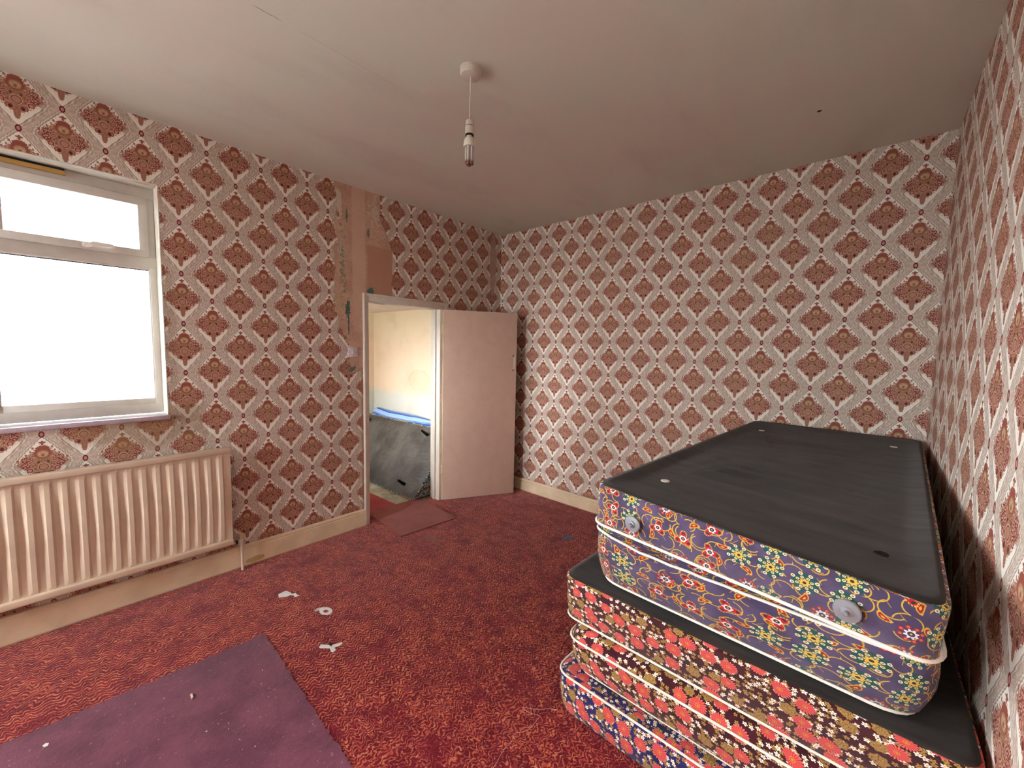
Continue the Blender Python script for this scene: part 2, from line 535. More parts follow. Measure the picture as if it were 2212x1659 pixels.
def m_purple():
    n = Nt('purple_floral_cotton', 0.85, 0.15)
    uv = n.uv()
    c = n.mix(n.ss(n.noise(uv, 9, 4), 0.35, 0.65), lin(72, 62, 92), lin(94, 82, 114))
    # vine arcs and small paisley leaves
    for sc, seed in ((15.0, 5.2), (17.0, 12.9), (14.0, 22.3)):
        d, a, x, y, r1, r2, r3 = petals(n, sc, 0.8, seed)
        arc = n.ss((d - 0.017 - r2 * 0.008).abs(), 0.0008, 0.0019, 1.0, 0.0) * n.ss((a * 1.0 + r3 * 6.2832).cos(), -0.25, -0.1)
        c = n.mix(arc, c, lin(206, 168, 64))
        tw = n.ss((x + y * (r2 - 0.5) * 2.0).abs(), 0.0006, 0.0014, 1.0, 0.0) * n.ss(d, 0.004, 0.006) * n.ss(d, 0.024, 0.022) * y.gt(0.0) * r1.gt(0.4)
        c = n.mix(tw * 0.8, c, lin(190, 156, 62))
    d, a, x, y, r1, r2, r3 = petals(n, 15.0, 0.8, 31.7)
    ca, sa = (r2 * 6.28).cos(), (r2 * 6.28).sin()
    xr = x * ca + y * sa
    yr = y * ca - x * sa
    yb = yr - xr * xr * 22.0 + 0.002
    lf = n.v('LENGTH', n.xyz(xr / 0.0165, yb / 0.0075, 0), out=1)
    lf = lf + (xr * 1500.0).sin() * 0.05
    lm = r1.lt(0.78)
    c = n.mix(n.ss(lf, 0.95, 1.05, 1.0, 0.0) * lm, c, lin(214, 170, 66))
    c = n.mix(n.ss(lf, 0.68, 0.78, 1.0, 0.0) * lm, c, lin(158, 38, 36))
    c = n.mix(n.ss(lf, 0.22, 0.34, 1.0, 0.0) * lm, c, lin(216, 176, 74))
    # main flower heads
    d, a, x, y, r1, r2, r3 = petals(n, 12.8, 0.55, 1.3)
    A = r1.lt(0.30)
    B = r1.gt(0.66)
    Cc = (1.0 - A) * (1.0 - B)
    # A: green cloud with a yellow star, dark ring and dots
    blob = n.ss(d + (n.noise(uv, 45, 2) - 0.5) * 0.026, 0.025, 0.029, 1.0, 0.0)
    c = n.mix(blob * A * 0.95, c, lin(28, 84, 80))
    k8 = ((a / 0.7854).frac() - 0.5) * 0.7854
    for rad, dr, cl in ((0.0155, 0.0040, (220, 208, 160)), (0.0262, 0.0050, (226, 218, 190))):
        dx_ = d * k8.cos() - rad
        dy_ = d * k8.sin()
        dd = (dx_ * dx_ + dy_ * dy_).sqrt()
        c = n.mix(n.ss(dd, dr * 0.85, dr, 1.0, 0.0) * A, c, lin(*cl))
        c = n.mix(n.ss(dd, dr * 0.35, dr * 0.5, 1.0, 0.0) * A, c, lin(150, 120, 40))
    stary = n.ss(d - ((a * 8.0).cos() * 0.002 + 0.0105), -0.0006, 0.0006, 1.0, 0.0)
    c = n.mix(stary * A, c, lin(222, 184, 78))
    c = n.mix(n.ss(d, 0.0035, 0.0045, 1.0, 0.0) * A, c, lin(50, 44, 62))
    # B: ring of maroon loops, white star, dark heart
    for rad, dr, cl in ((0.0185, 0.0058, (150, 36, 56)), (0.0185, 0.0032, (214, 108, 74))):
        dx_ = d * k8.cos() - rad
        dy_ = d * k8.sin()
        dd = (dx_ * dx_ + dy_ * dy_).sqrt()
        c = n.mix(n.ss(dd, dr * 0.85, dr, 1.0, 0.0) * B, c, lin(*cl))
    starw = n.ss(d - ((a * 8.0 + 3.14).cos() * 0.0026 + 0.0112), -0.0006, 0.0006, 1.0, 0.0)
    c = n.mix(starw * B, c, lin(226, 224, 226))
    c = n.mix(n.ss(d, 0.0062, 0.0070, 1.0, 0.0) * B, c, lin(60, 52, 84))
    c = n.mix(n.ss(d, 0.0018, 0.0026, 1.0, 0.0) * B, c, lin(214, 190, 90))
    # C: red winged flower with beaded yellow edge
    wing = d - ((a * 3.0 + r2 * 6.0).cos() * 0.0085 + 0.0185)
    c = n.mix(n.ss(wing.abs(), 0.0016, 0.0026, 1.0, 0.0) * n.ss((a * 34.0).cos(), -0.5, 0.0) * Cc, c, lin(222, 184, 80))
    c = n.mix(n.ss(wing, -0.0022, -0.0012, 1.0, 0.0) * Cc, c, lin(190, 34, 44))
    ld = n.ss((d - 0.019).abs(), 0.0025, 0.0035, 1.0, 0.0) * n.ss((a * 3.0 + r2 * 6.0).cos(), 0.75, 0.85)
    c = n.mix(ld * Cc, c, lin(42, 58, 60))
    cw = n.ss(d - ((a * 6.0).cos() * 0.0012 + 0.0098), -0.0006, 0.0006, 1.0, 0.0)
    c = n.mix(cw * Cc, c, lin(232, 226, 222))
    c = n.mix(n.ss(d, 0.0055, 0.0063, 1.0, 0.0) * Cc, c, lin(56, 48, 72))
    c = n.mix(n.ss(d, 0.0015, 0.0023, 1.0, 0.0) * Cc, c, lin(206, 180, 90))
    n.col(c)
    n.bump(n.noise(uv, 900, 2) + n.noise(uv, 16, 3) * 4.0, 0.4, 0.004)
    n.b.inputs['Sheen Weight'].default_value = 0.15
    return n.mat


def m_glass():
    n = Nt('window_glass', 0.0, 0.5)
    t = n.t
    tr = n.new('ShaderNodeBsdfTransparent')
    gl = n.new('ShaderNodeBsdfGlossy')
    gl.inputs['Roughness'].default_value = 0.02
    fr = n.new('ShaderNodeFresnel')
    fr.inputs[0].default_value = 1.45
    mx = n.new('ShaderNodeMixShader')
    t.links.new(fr.outputs[0], mx.inputs[0])
    t.links.new(tr.outputs[0], mx.inputs[1])
    t.links.new(gl.outputs[0], mx.inputs[2])
    t.links.new(mx.outputs[0], t.nodes['Material Output'].inputs[0])
    return n.mat


def m_reveal():
    n = Nt('scraped_reveal_plaster', 0.85, 0.2)
    o = n.obj()
    st = n.v('MULTIPLY', o, (1.0, 0.30, 0.30))
    a = n.noise(st, 38.0, 5, 0.7)
    b = n.noise(st, 16.0, 4, 0.6)
    c = n.mix(n.ss(a, 0.42, 0.58), lin(226, 218, 202), lin(204, 206, 196))
    c = n.mix(n.ss(b, 0.55, 0.66, 0.0, 0.55), c, lin(188, 140, 128))
    n.col(c)
    n.bump(a, 0.6, 0.006)
    return n.mat


def m_annex_wall():
    n = Nt('annex_cream_wall', 0.9, 0.1)
    o = n.obj()
    x, y, z = n.sep(o)
    P = n.xyz(x, z, 0)
    w = n.noise(P, 7.0, 4) - 0.5
    c = n.mix(n.ss(z + w * 0.12, 0.88, 1.00), lin(216, 214, 202), lin(236, 212, 184))
    c = n.mix(n.ss(z + w * 0.1, 1.5, 2.0), c, lin(236, 220, 190))
    c = n.mix(n.ss(n.noise(P, 3.0, 5), 0.45, 0.7, 0.0, 0.3), c, lin(206, 180, 146))
    d = n.ell(P, -1.21, 1.14, 0.22, 0.135) + w * 0.7
    c = n.mix(n.ss((d - 1.0).abs(), 0.03, 0.09, 0.25, 0.0), c, lin(190, 160, 122))
    c = n.mix(n.ss(d, 0.95, 1.0, 0.25, 0.0), c, lin(206, 178, 138))
    n.col(c)
    n.bump(n.noise(o, 80, 3), 0.1, 0.002)
    return n.mat


def m_annex_floor():
    n = Nt('annex_bare_floor', 0.6, 0.3)
    o = n.obj()
    a = n.noise(o, 5.0, 5, 0.65)
    c = n.mix(n.ss(a, 0.38, 0.62), lin(150, 140, 116), lin(186, 178, 154))
    c = n.mix(n.ss(n.noise(o, 17.0, 4), 0.56, 0.66, 0.0, 0.6), c, lin(84, 76, 64))
    n.col(c)
    return n.mat


def m_stripes():
    n = Nt('blue_striped_ticking', 0.7, 0.2)
    uv = n.uv()
    u, v, _ = n.sep(uv)
    f = v * 11.0 + n.noise(uv, 2.0, 1) * 0.5
    s1 = n.ss(((f * 6.2832).sin()), 0.10, 0.30)
    s2 = n.ss(((f * 6.2832 * 3.0 + 1.0).sin()), 0.80, 0.92, 0.0, 0.7)
    c = n.mix(s1, lin(150, 186, 226), lin(62, 100, 180))
    c = n.mix(s2, c, lin(196, 216, 238))
    n.col(c)
    return n.mat


M['ceiling'] = m_ceiling()
M['carpet'] = m_carpet()
M['mauve'] = m_rug('mauve_carpet', (104, 50, 72), (134, 72, 94), 0.25)
M['doormat'] = m_rug('rust_doormat', (140, 62, 56), (158, 78, 68), 0.2, False)
M['runner'] = m_rug('red_runner', (160, 46, 50), (182, 66, 64), 0.2, False)
M['black'] = m_black()
M['black2'] = m_black_shiny()
M['maroon'] = m_daisy('maroon_daisy_cotton', (66, 22, 32))
M['navy'] = m_daisy('navy_daisy_cotton', (40, 36, 92))
M['navyleaf'] = m_daisy('dark_leaf_cotton', (34, 44, 50), 0.15, ((60, 100, 116), (96, 140, 150), (130, 170, 176)))
M['purple'] = m_purple()
M['glass'] = m_glass()
M['reveal'] = m_reveal()
M['annex_wall'] = m_annex_wall()
M['annex_floor'] = m_annex_floor()
M['stripes'] = m_stripes()
M['cream'] = plain('cream_gloss_paint', (222, 200, 168), 0.42, 0.4, var=0.05)
cb = Nt('cream_skirting_paint', 0.42, 0.4)
_o = cb.obj()
_x, _y, _z = cb.sep(_o)
_c = cb.mix(cb.ss(cb.noise(_o, 6.0, 4), 0.35, 0.65), lin(214, 192, 160), lin(228, 208, 176))
_d = cb.ell(cb.xyz(_y, _z, 0), 0.965, 0.030, 0.062, 0.022) + (cb.noise(_o, 22.0, 3) - 0.5) * 1.2
_c = cb.mix(cb.ss(_d, 0.9, 1.0, 1.0, 0.0), _c, lin(186, 160, 108))
_c = cb.mix(cb.ss(_z, 0.012, 0.0, 0.0, 0.5), _c, lin(120, 92, 70))
cb.col(_c)
M['skirt'] = cb.mat
M['cream_rad'] = plain('cream_radiator_enamel', (216, 196, 172), 0.38, 0.45, var=0.05)
M['doorpaint'] = plain('pinkish_cream_door_paint', (206, 176, 158), 0.5, 0.35, var=0.04)
M['framepaint'] = plain('greyed_white_gloss', (214, 206, 194), 0.4, 0.4, var=0.06)
M['upvc'] = plain('window_frame_white', (206, 202, 194), 0.45, 0.4, var=0.05)
M['sill'] = plain('mauve_white_sill_paint', (196, 182, 196), 0.3, 0.5, var=0.12, nscale=20)
M['brass'] = plain('yellowed_wood_strip', (206, 170, 96), 0.5, 0.3)
M['dark'] = plain('dark_rubber_and_gap_shade', (34, 30, 28), 0.7, 0.2)
M['piping'] = plain('white_piping_cord', (244, 240, 228), 0.75, 0.2, var=0.05, nscale=60)
M['steel'] = plain('zinc_plated_steel', (160, 166, 174), 0.36, 0.5, metal=0.6)
M['whitepl'] = plain('white_plastic', (222, 216, 208), 0.4, 0.4, var=0.03)
M['switch'] = plain('lilac_white_plastic', (214, 204, 208), 0.35, 0.4, var=0.03)
M['oldpl'] = plain('aged_white_plastic', (206, 198, 186), 0.45, 0.4, var=0.05, nscale=30)
M['yellowcap'] = plain('yellowed_valve_cap', (196, 178, 132), 0.45, 0.4)
M['paper_white'] = plain('white_paper', (228, 228, 226), 0.8, 0.2, var=0.03)
M['bluescrap'] = plain('slate_blue_scrap', (86, 106, 142), 0.7, 0.2)
M['thread'] = plain('pale_thread', (226, 176, 168), 0.8, 0.2)
M['plaster'] = plain('bare_white_wall', (206, 200, 190), 0.9, 0.1)
M['annexceil'] = plain('textured_annex_ceiling', (224, 204, 186), 0.9, 0.1, bump=0.8, bscale=60)
M['legblack'] = plain('black_painted_leg', (22, 20, 20), 0.4, 0.4)
tub = Nt('fluorescent_tube_glass', 0.15, 0.6)
tub.col(tub.mix(tub.ss(tub.sep(tub.obj())[2], 2.448, 2.470), lin(120, 76, 52), lin(214, 210, 202)))
tub.b.inputs['Transmission Weight'].default_value = 0.25
M['tube'] = tub.mat
M['pavement'] = plain('pale_concrete_paving', (150, 150, 146), 0.9, 0.1)


# ------------------------------------------------------------------ object helpers
def mesh_obj(name, verts, faces, mat, parent=None, uvs=None, smooth=False):
    me = bpy.data.meshes.new(name)
    me.from_pydata([tuple(v) for v in verts], [], faces)
    if uvs is not None:
        l = me.uv_layers.new(name='UVMap')
        for i, q in enumerate(uvs):
            l.data[i].uv = q
    me.validate()
    me.update()
    if smooth:
        for p in me.polygons:
            p.use_smooth = True
    o = bpy.data.objects.new(name, me)
    for m_ in (mat if isinstance(mat, (list, tuple)) else [mat]):
        me.materials.append(M[m_])
    COL.objects.link(o)
    if parent is not None:
        set_parent(o, parent)
    return o


def set_parent(o, p):
    o.parent = p
    o.matrix_parent_inverse = world_of(p).inverted()


def world_of(p):
    m_ = p.matrix_basis.copy()
    if p.parent is not None:
        return world_of(p.parent) @ p.matrix_parent_inverse @ m_
    return m_


def bm_obj(name, bm, mat, parent=None, smooth=False):
    me = bpy.data.meshes.new(name)
    bmesh.ops.recalc_face_normals(bm, faces=bm.faces[:])
    bm.to_mesh(me)
    bm.free()
    for m_ in (mat if isinstance(mat, (list, tuple)) else [mat]):
        me.materials.append(M[m_])
    if smooth:
        for p in me.polygons:
            p.use_smooth = True
        me.set_sharp_from_angle(angle=math.radians(40))
    o = bpy.data.objects.new(name, me)
    COL.objects.link(o)
    if parent is not None:
        set_parent(o, parent)
    return o


def add_box(bm, a, b, bev=0.0, seg=2):
    vs = [bm.verts.new((x, y, z)) for x in (a[0], b[0]) for y in (a[1], b[1]) for z in (a[2], b[2])]
    fs = [bm.faces.new([vs[i] for i in q]) for q in ((0, 1, 3, 2), (4, 6, 7, 5), (0, 4, 5, 1), (2, 3, 7, 6), (0, 2, 6, 4), (1, 5, 7, 3))]
    if bev:
        bmesh.ops.recalc_face_normals(bm, faces=fs)
        es = list({e for f in fs for e in f.edges})
        bmesh.ops.bevel(bm, geom=es, offset=bev, segments=seg, affect='EDGES', profile=0.5)


def box(name, a, b, mat, parent=None, bev=0.0):
    bm = bmesh.new()
    add_box(bm, a, b, bev)
    return bm_obj(name, bm, mat, parent, smooth=bev > 0)


def add_lathe(bm, prof, cen, axis=(0, 0, 1), seg=28):
    """prof: (radius, height) pairs along the axis"""
    ax = Vector(axis).normalized()
    t = ax.orthogonal().normalized()
    s_ = ax.cross(t)
    rings = []
    for r, h in prof:
        rings.append([bm.verts.new(Vector(cen) + ax * h + (t * math.cos(k * 2 * math.pi / seg) + s_ * math.sin(k * 2 * math.pi / seg)) * max(r, 1e-5)) for k in range(seg)])
    for a, b in zip(rings, rings[1:]):
        for k in range(seg):
            bm.faces.new((a[k], a[(k + 1) % seg], b[(k + 1) % seg], b[k]))
    bm.faces.new(rings[0][::-1])
    bm.faces.new(rings[-1])


def lathe(name, prof, cen, mat, parent=None, axis=(0, 0, 1), seg=28):
    bm = bmesh.new()
    add_lathe(bm, prof, cen, axis, seg)
    return bm_obj(name, bm, mat, parent, smooth=True)


def tube(name, pts, r, mat, parent=None, seg=8, closed=False):
    pts = [Vector(p) for p in pts]
    n_ = len(pts)
    bm = bmesh.new()
    rings = []
    nrm = None
    for i, p in enumerate(pts):
        if closed:
            t = (pts[(i + 1) % n_] - pts[i - 1]).normalized()
        else:
            t = (pts[min(i + 1, n_ - 1)] - pts[max(i - 1, 0)]).normalized()
        nrm = t.orthogonal().normalized() if nrm is None else (nrm - t * nrm.dot(t)).normalized()
        b = t.cross(nrm)
        rings.append([bm.verts.new(p + (nrm * math.cos(k * 2 * math.pi / seg) + b * math.sin(k * 2 * math.pi / seg)) * r) for k in range(seg)])
    rng = range(n_ if closed else n_ - 1)
    for i in rng:
        a, b = rings[i], rings[(i + 1) % n_]
        for k in range(seg):
            bm.faces.new((a[k], a[(k + 1) % seg], b[(k + 1) % seg], b[k]))
    if not closed:
        bm.faces.new(rings[0][::-1])
        bm.faces.new(rings[-1])
    return bm_obj(name, bm, mat, parent, smooth=True)


def empty(name, loc=(0, 0, 0)):
    o = bpy.data.objects.new(name, None)
    o.empty_display_size = 0.05
    o.location = loc
    COL.objects.link(o)
    return o


def tag(o, label, cat=None, group=None, kind=None):
    o['label'] = label
    if cat:
        o['category'] = cat
    if group:
        o['group'] = group
    if kind:
        o['kind'] = kind
    return o


def struct(o, label):
    return tag(o, label, kind='structure')


def wall_mesh(name, p0, p1, thick, holes, mat, uvo, zt=ZC):
    """vertical wall: inner face from p0 to p1 (xy), thickness outwards; holes (s0, s1, z0, z1) in metres along the wall.
    uvo(s, z) gives wallpaper coordinates on the inner face."""
    p0, p1 = Vector(p0), Vector(p1)
    L = (p1 - p0).length
    d = (p1 - p0) / L
    nn = Vector((d.y, -d.x)) * thick          # outward
    ss_ = sorted({0.0, L} | {h[0] for h in holes} | {h[1] for h in holes})
    zs = sorted({0.0, zt} | {h[2] for h in holes} | {h[3] for h in holes})
    vs, fs, uvs, mi = [], [], [], []

    def quad(q, u, m_):
        i = len(vs)
        vs.extend(q)
        fs.append((i, i + 1, i + 2, i + 3))
        uvs.extend(u)
        mi.append(m_)

    def P3(s_, z, o_=0.0):
        q = p0 + d * s_ + nn * o_
        return (q.x, q.y, z)

    def solid(i, j):
        if i < 0 or j < 0 or i >= len(ss_) - 1 or j >= len(zs) - 1:
            return False
        cs, cz = (ss_[i] + ss_[i + 1]) / 2, (zs[j] + zs[j + 1]) / 2
        return not any(h[0] < cs < h[1] and h[2] < cz < h[3] for h in holes)
    for i in range(len(ss_) - 1):
        for j in range(len(zs) - 1):
            if not solid(i, j):
                continue
            a, b, z0, z1 = ss_[i], ss_[i + 1], zs[j], zs[j + 1]
            quad([P3(a, z0), P3(b, z0), P3(b, z1), P3(a, z1)], [uvo(a, z0), uvo(b, z0), uvo(b, z1), uvo(a, z1)], 0)
            quad([P3(b, z0, 1), P3(a, z0, 1), P3(a, z1, 1), P3(b, z1, 1)], [(0, 0)] * 4, 1)
            for di, dj, q in ((-1, 0, ((a, z0), (a, z1))), (1, 0, ((b, z1), (b, z0))), (0, -1, ((b, z0), (a, z0))), (0, 1, ((a, z1), (b, z1)))):
                if not solid(i + di, j + dj):
                    (sa, za), (sb, zb) = q
                    quad([P3(sa, za), P3(sb, zb), P3(sb, zb, 1), P3(sa, za, 1)], [(0, 0)] * 4, 1)
    o = mesh_obj(name, vs, fs, [mat, 'plaster'], None, uvs)
    for p, k in zip(o.data.polygons, mi):
        p.material_index = k
    return o


# ------------------------------------------------------------------ room shell
def slabbox(name, a, b, mat):
    return box(name, a, b, mat)


floor = slabbox('floor', (-0.13, YF - 0.1, -0.1), (3.70, 3.60, 0.0), 'carpet')
struct(floor, 'worn crimson carpet with orange zigzag flecks covering the bedroom floor')
ceiling = slabbox('ceiling', (-WT, YF - 0.14, ZC), (3.70, 3.70, ZC + 0.1), 'ceiling')
struct(ceiling, 'stained off-white bedroom ceiling with a pinkish tinge')

struct(slabbox('added_ground_outside', (-40, -40, -0.45), (40, 40, -0.35), 'pavement'), 'added pale paved ground outside the windows, holding back light from below')  # ground added so less light reaches the ceiling from below the horizon
WIN = (-1.575, 0.523, 1.118, 2.506)     # y0 y1 z0 z1
FW0, FW1, FZ0, FZ1 = 0.15, 1.45, 0.80, 2.60
W2 = (-2.90, -1.70, 1.118, 2.506)
DOOR = (1.852, 2.70, 0.0, 1.985)
# left wall runs from high y to low y so that outward is -x
Y0 = 3.56


def left_uv(s_, z):
    return (s_ + (YF - 0.1) - 0.7715, z - 2.773)


o_ = YF - 0.1
wl = wall_mesh('wall_left', (0, o_), (0, Y0), -WT,
               [(WIN[0] - o_, WIN[1] - o_, WIN[2], WIN[3]), (W2[0] - o_, W2[1] - o_, W2[2], W2[3]), (DOOR[0] - o_, DOOR[1] - o_, DOOR[2], DOOR[3])], 'paper_left', left_uv)
struct(wl, 'window wall with red and cream diamond wallpaper, stripped to plaster above the door')
th = math.atan2(YB1 - YB0, 3.62)
wb = wall_mesh('wall_back', (-WT, YB0 - WT * math.tan(th)), (3.70, YB0 + 3.70 * math.tan(th)), -WT, [], 'paper',
               lambda s_, z: (s_ - WT / math.cos(th) - 0.3427, z - 2.7455))
struct(wb, 'far wall covered in red and cream diamond medallion wallpaper')
wr = wall_mesh('wall_right', (XR, YF - 0.1), (XR, 3.47), WT, [], 'paper', lambda s_, z: (s_ + YF - 0.1, z - 1.638))
struct(wr, 'right wall with the same medallion wallpaper, beside the stacked beds')
wf = wall_mesh('wall_front', (-WT, YF), (3.70, YF), WT, [(FW0 + WT, FW1 + WT, FZ0, FZ1)], 'paper', lambda s_, z: (s_, z))
struct(wf, 'wall behind the viewer with medallion wallpaper')


def baseboard(name, p0, p1, h=0.15, t=0.02, side=1):
    """profiled board; p0->p1 along the wall face, side gives inward normal"""
    p0, p1 = Vector(p0), Vector(p1)
    d = (p1 - p0).normalized()
    nn = Vector((-d.y, d.x)) * side
    prof = [(0.0, 0.0), (t, 0.0), (t, h - 0.030), (t - 0.003, h - 0.026), (t - 0.003, h - 0.020), (t - 0.001, h - 0.014), (t - 0.006, h - 0.004), (0.006, h), (0.0, h)]
    bm = bmesh.new()
    A = [bm.verts.new((*(p0 + nn * a), b)) for a, b in prof]
    B = [bm.verts.new((*(p1 + nn * a), b)) for a, b in prof]
    k = len(prof)
    for i in range(k):
        bm.faces.new((A[i], A[(i + 1) % k], B[(i + 1) % k], B[i]))
    bm.faces.new(A[::-1])
    bm.faces.new(B)
    return bm_obj(name, bm, 'skirt')


struct(baseboard('baseboard_left', (0.001, YF), (0.001, 1.829), 0.152, 0.02, -1), 'cream skirting board below the window and radiator')
struct(baseboard('baseboard_left', (0.001, 2.753), (0.001, 3.54), 0.152, 0.02, -1), 'short cream skirting board behind the open door')
struct(baseboard('baseboard_back', (0.02, YB0 - 0.002), (XR, YB0 + XR * math.tan(th) - 0.002), 0.132, 0.02, -1), 'cream skirting board along the far wall')
struct(baseboard('baseboard_right', (XR - 0.001, YF), (XR - 0.001, 3.44), 0.132, 0.015, 1), 'cream skirting board behind the stacked beds')

# window reveals: scraped plaster lining of the opening
for nm, a, b in (('reveal', (-WT, WIN[1] - 0.004, WIN[2]), (0.0015, WIN[1] + 0.0005, WIN[3])),
                 ('reveal', (-WT, WIN[0], WIN[3] - 0.004), (0.0015, WIN[1], WIN[3] + 0.0005)),
                 ('reveal', (-WT, WIN[0] - 0.0005, WIN[2]), (0.0015, WIN[0] + 0.004, WIN[3]))):
    r_ = box(nm, a, b, 'reveal', wl)
    r_['label'] = 'scraped white and pink plaster reveal of the window'

# ------------------------------------------------------------------ window
win = struct(empty('window_1', (-0.12, -0.5, 1.13)), 'greyish white framed window with opening top light')
XF = -0.12          # frame face
lights = [(-0.130, 0.479), (-0.830, -0.220), (-1.530, -0.920)]
ZL = (1.224, 2.015)
y0, y1 = WIN[0] + 0.004, WIN[1] - 0.004
bev = 0.004
box('frame_rail', (XF - 0.06, y0, ZL[0] - 0.095), (XF, y1, ZL[0] - 0.036), 'upvc', win, bev)
box('frame_rail', (XF - 0.06, y0, 2.438), (XF, y1, WIN[3] - 0.005), 'upvc', win, bev)
box('frame_rail', (XF - 0.06, y0, 2.024), (XF, y1, 2.092), 'upvc', win, bev)
for a, b in ((0.485, y1), (-0.215, -0.135), (-0.915, -0.835), (y0, -1.535)):
    box('frame_post', (XF - 0.06, a, ZL[0] - 0.05), (XF - 0.001, b, 2.45), 'upvc', win, bev)
for a, b in lights:
    # lower fixed pane with beads
    bd = empty('fixed_light', (XF, a, ZL[0]))
    set_parent(bd, win)
    for q in (((XF - 0.045, a - 0.01, ZL[0] - 0.04), (XF - 0.006, b + 0.01, ZL[0])), ((XF - 0.045, a - 0.01, ZL[1]), (XF - 0.006, b + 0.01, ZL[1] + 0.012)),
              ((XF - 0.045, a - 0.012, ZL[0]), (XF - 0.006, a, ZL[1])), ((XF - 0.045, b, ZL[0]), (XF - 0.006, b + 0.012, ZL[1]))):
        box('glazing_bead', q[0], q[1], 'upvc', bd, 0.003)
    box('gasket', (XF - 0.03, a, ZL[1] - 0.004), (XF - 0.012, b, ZL[1]), 'dark', bd)
    box('glass_pane', (XF - 0.032, a - 0.004, ZL[0] - 0.004), (XF - 0.028, b + 0.004, ZL[1] + 0.004), 'glass', bd)
    # opening top sash
    sa = empty('top_sash', (XF, a, 2.09))
    set_parent(sa, win)
    A, B, Z0, Z1 = a - 0.008, b + 0.006, 2.088, 2.440
    GA, GB, GZ0, GZ1 = a + 0.052, b - 0.038, 2.131, 2.391
    for q in (((XF - 0.04, A, Z0), (XF + 0.014, B, GZ0)), ((XF - 0.04, A, GZ1), (XF + 0.014, B, Z1)),
              ((XF - 0.04, A, GZ0 - 0.002), (XF + 0.0135, GA, GZ1 + 0.002)), ((XF - 0.04, GB, GZ0 - 0.002), (XF + 0.0135, B, GZ1 + 0.002))):
        box('sash_rail', q[0], q[1], 'upvc', sa, 0.004)
    box('glass_pane', (XF - 0.022, GA - 0.004, GZ0 - 0.004), (XF - 0.018, GB + 0.004, GZ1 + 0.004), 'glass', sa)
# handle of the visible sash
h = empty('window_handle', (XF + 0.014, 0.20, 2.11))
set_parent(h, win)
h['label'] = 'greyish white lever handle on the top sash'
lathe('handle_base', [(0.0, 0.0), (0.016, 0.0), (0.016, 0.006), (0.011, 0.010), (0.0, 0.010)], (XF + 0.013, 0.215, 2.112), 'whitepl', h, (1, 0, 0))
lathe('handle_screw', [(0.0, 0.0), (0.008, 0.0), (0.008, 0.004), (0.0, 0.005)], (XF + 0.013, 0.185, 2.113), 'oldpl', h, (1, 0, 0))
bm = bmesh.new()
pts = [(0.205, 2.100, 0.006), (0.225, 2.124, 0.020), (0.245, 2.135, 0.024), (0.325, 2.132, 0.024), (0.330, 2.117, 0.024), (0.245, 2.108, 0.022), (0.222, 2.098, 0.012)]
va = [bm.verts.new((XF + 0.013 + q[2], q[0], q[1])) for q in pts]
vb = [bm.verts.new((XF + 0.013 + q[2] - 0.007, q[0], q[1])) for q in pts]
bm.faces.new(va)
bm.faces.new(vb[::-1])
for i in range(len(pts)):
    j = (i + 1) % len(pts)
    bm.faces.new((va[i], vb[i], vb[j], va[j]))
bm_obj('lever', bm, 'whitepl', h)
# sill board, old strip at the window head
box('window_sill', (XF, WIN[0], 1.100), (0.022, 0.530, 1.128), 'sill', win, 0.006)['label'] = 'mauve tinted white painted sill board'
st_ = box('head_strip', (XF - 0.005, -1.4, 2.468), (-0.098, 0.152, 2.489), 'brass', win, 0.002)
st_['label'] = 'yellowed strip along the window head'
box('head_gap_shade', (XF, -1.4, 2.490), (-0.094, 0.150, 2.4965), 'dark', win)  # solid dark strip standing in for the shade of the gap

# second window in the same wall, unseen behind the viewer, added to supply daylight
w3 = struct(empty('unseen_window_3', (-0.12, -2.25, W2[2])), 'white framed second window of the window wall, unseen behind the viewer, added for daylight')
ya, yb, za, zb = W2
for q in ((ya, yb, za, za + 0.06), (ya, yb, zb - 0.06, zb), (ya, ya + 0.06, za + 0.06, zb - 0.06), (yb - 0.06, yb, za + 0.06, zb - 0.06), (-2.33, -2.27, za + 0.06, zb - 0.06)):
    box('frame_rail', (-0.17, q[0], q[2]), (-0.12, q[1], q[3]), 'upvc', w3, 0.003)
for a, b in ((ya + 0.06, -2.33), (-2.27, yb - 0.06)):
    box('glass_pane', (-0.148, a, za + 0.06), (-0.144, b, zb - 0.06), 'glass', w3)

w4 = struct(empty('added_window_4', (0.8, YF - 0.1, FZ0)), 'white framed window added in the wall behind the viewer to brighten the room')  # invented window, brightens the far wall, bed fronts and near floor
for a, b in (((FW0, FZ0), (FW1, FZ0 + 0.05)), ((FW0, FZ1 - 0.05), (FW1, FZ1)), ((FW0, FZ0 + 0.05), (FW0 + 0.05, FZ1 - 0.05)), ((FW1 - 0.05, FZ0 + 0.05), (FW1, FZ1 - 0.05))):
    box('frame_rail', (a[0], YF - 0.12, a[1]), (b[0], YF - 0.07, b[1]), 'upvc', w4, 0.003)
box('glass_pane', (FW0 + 0.05, YF - 0.098, FZ0 + 0.05), (FW1 - 0.05, YF - 0.094, FZ1 - 0.05), 'glass', w4)

# ------------------------------------------------------------------ doorway lining and door
tr = struct(empty('trim_1', (0, 1.85, 0)), 'cream gloss architrave and lining of the doorway')


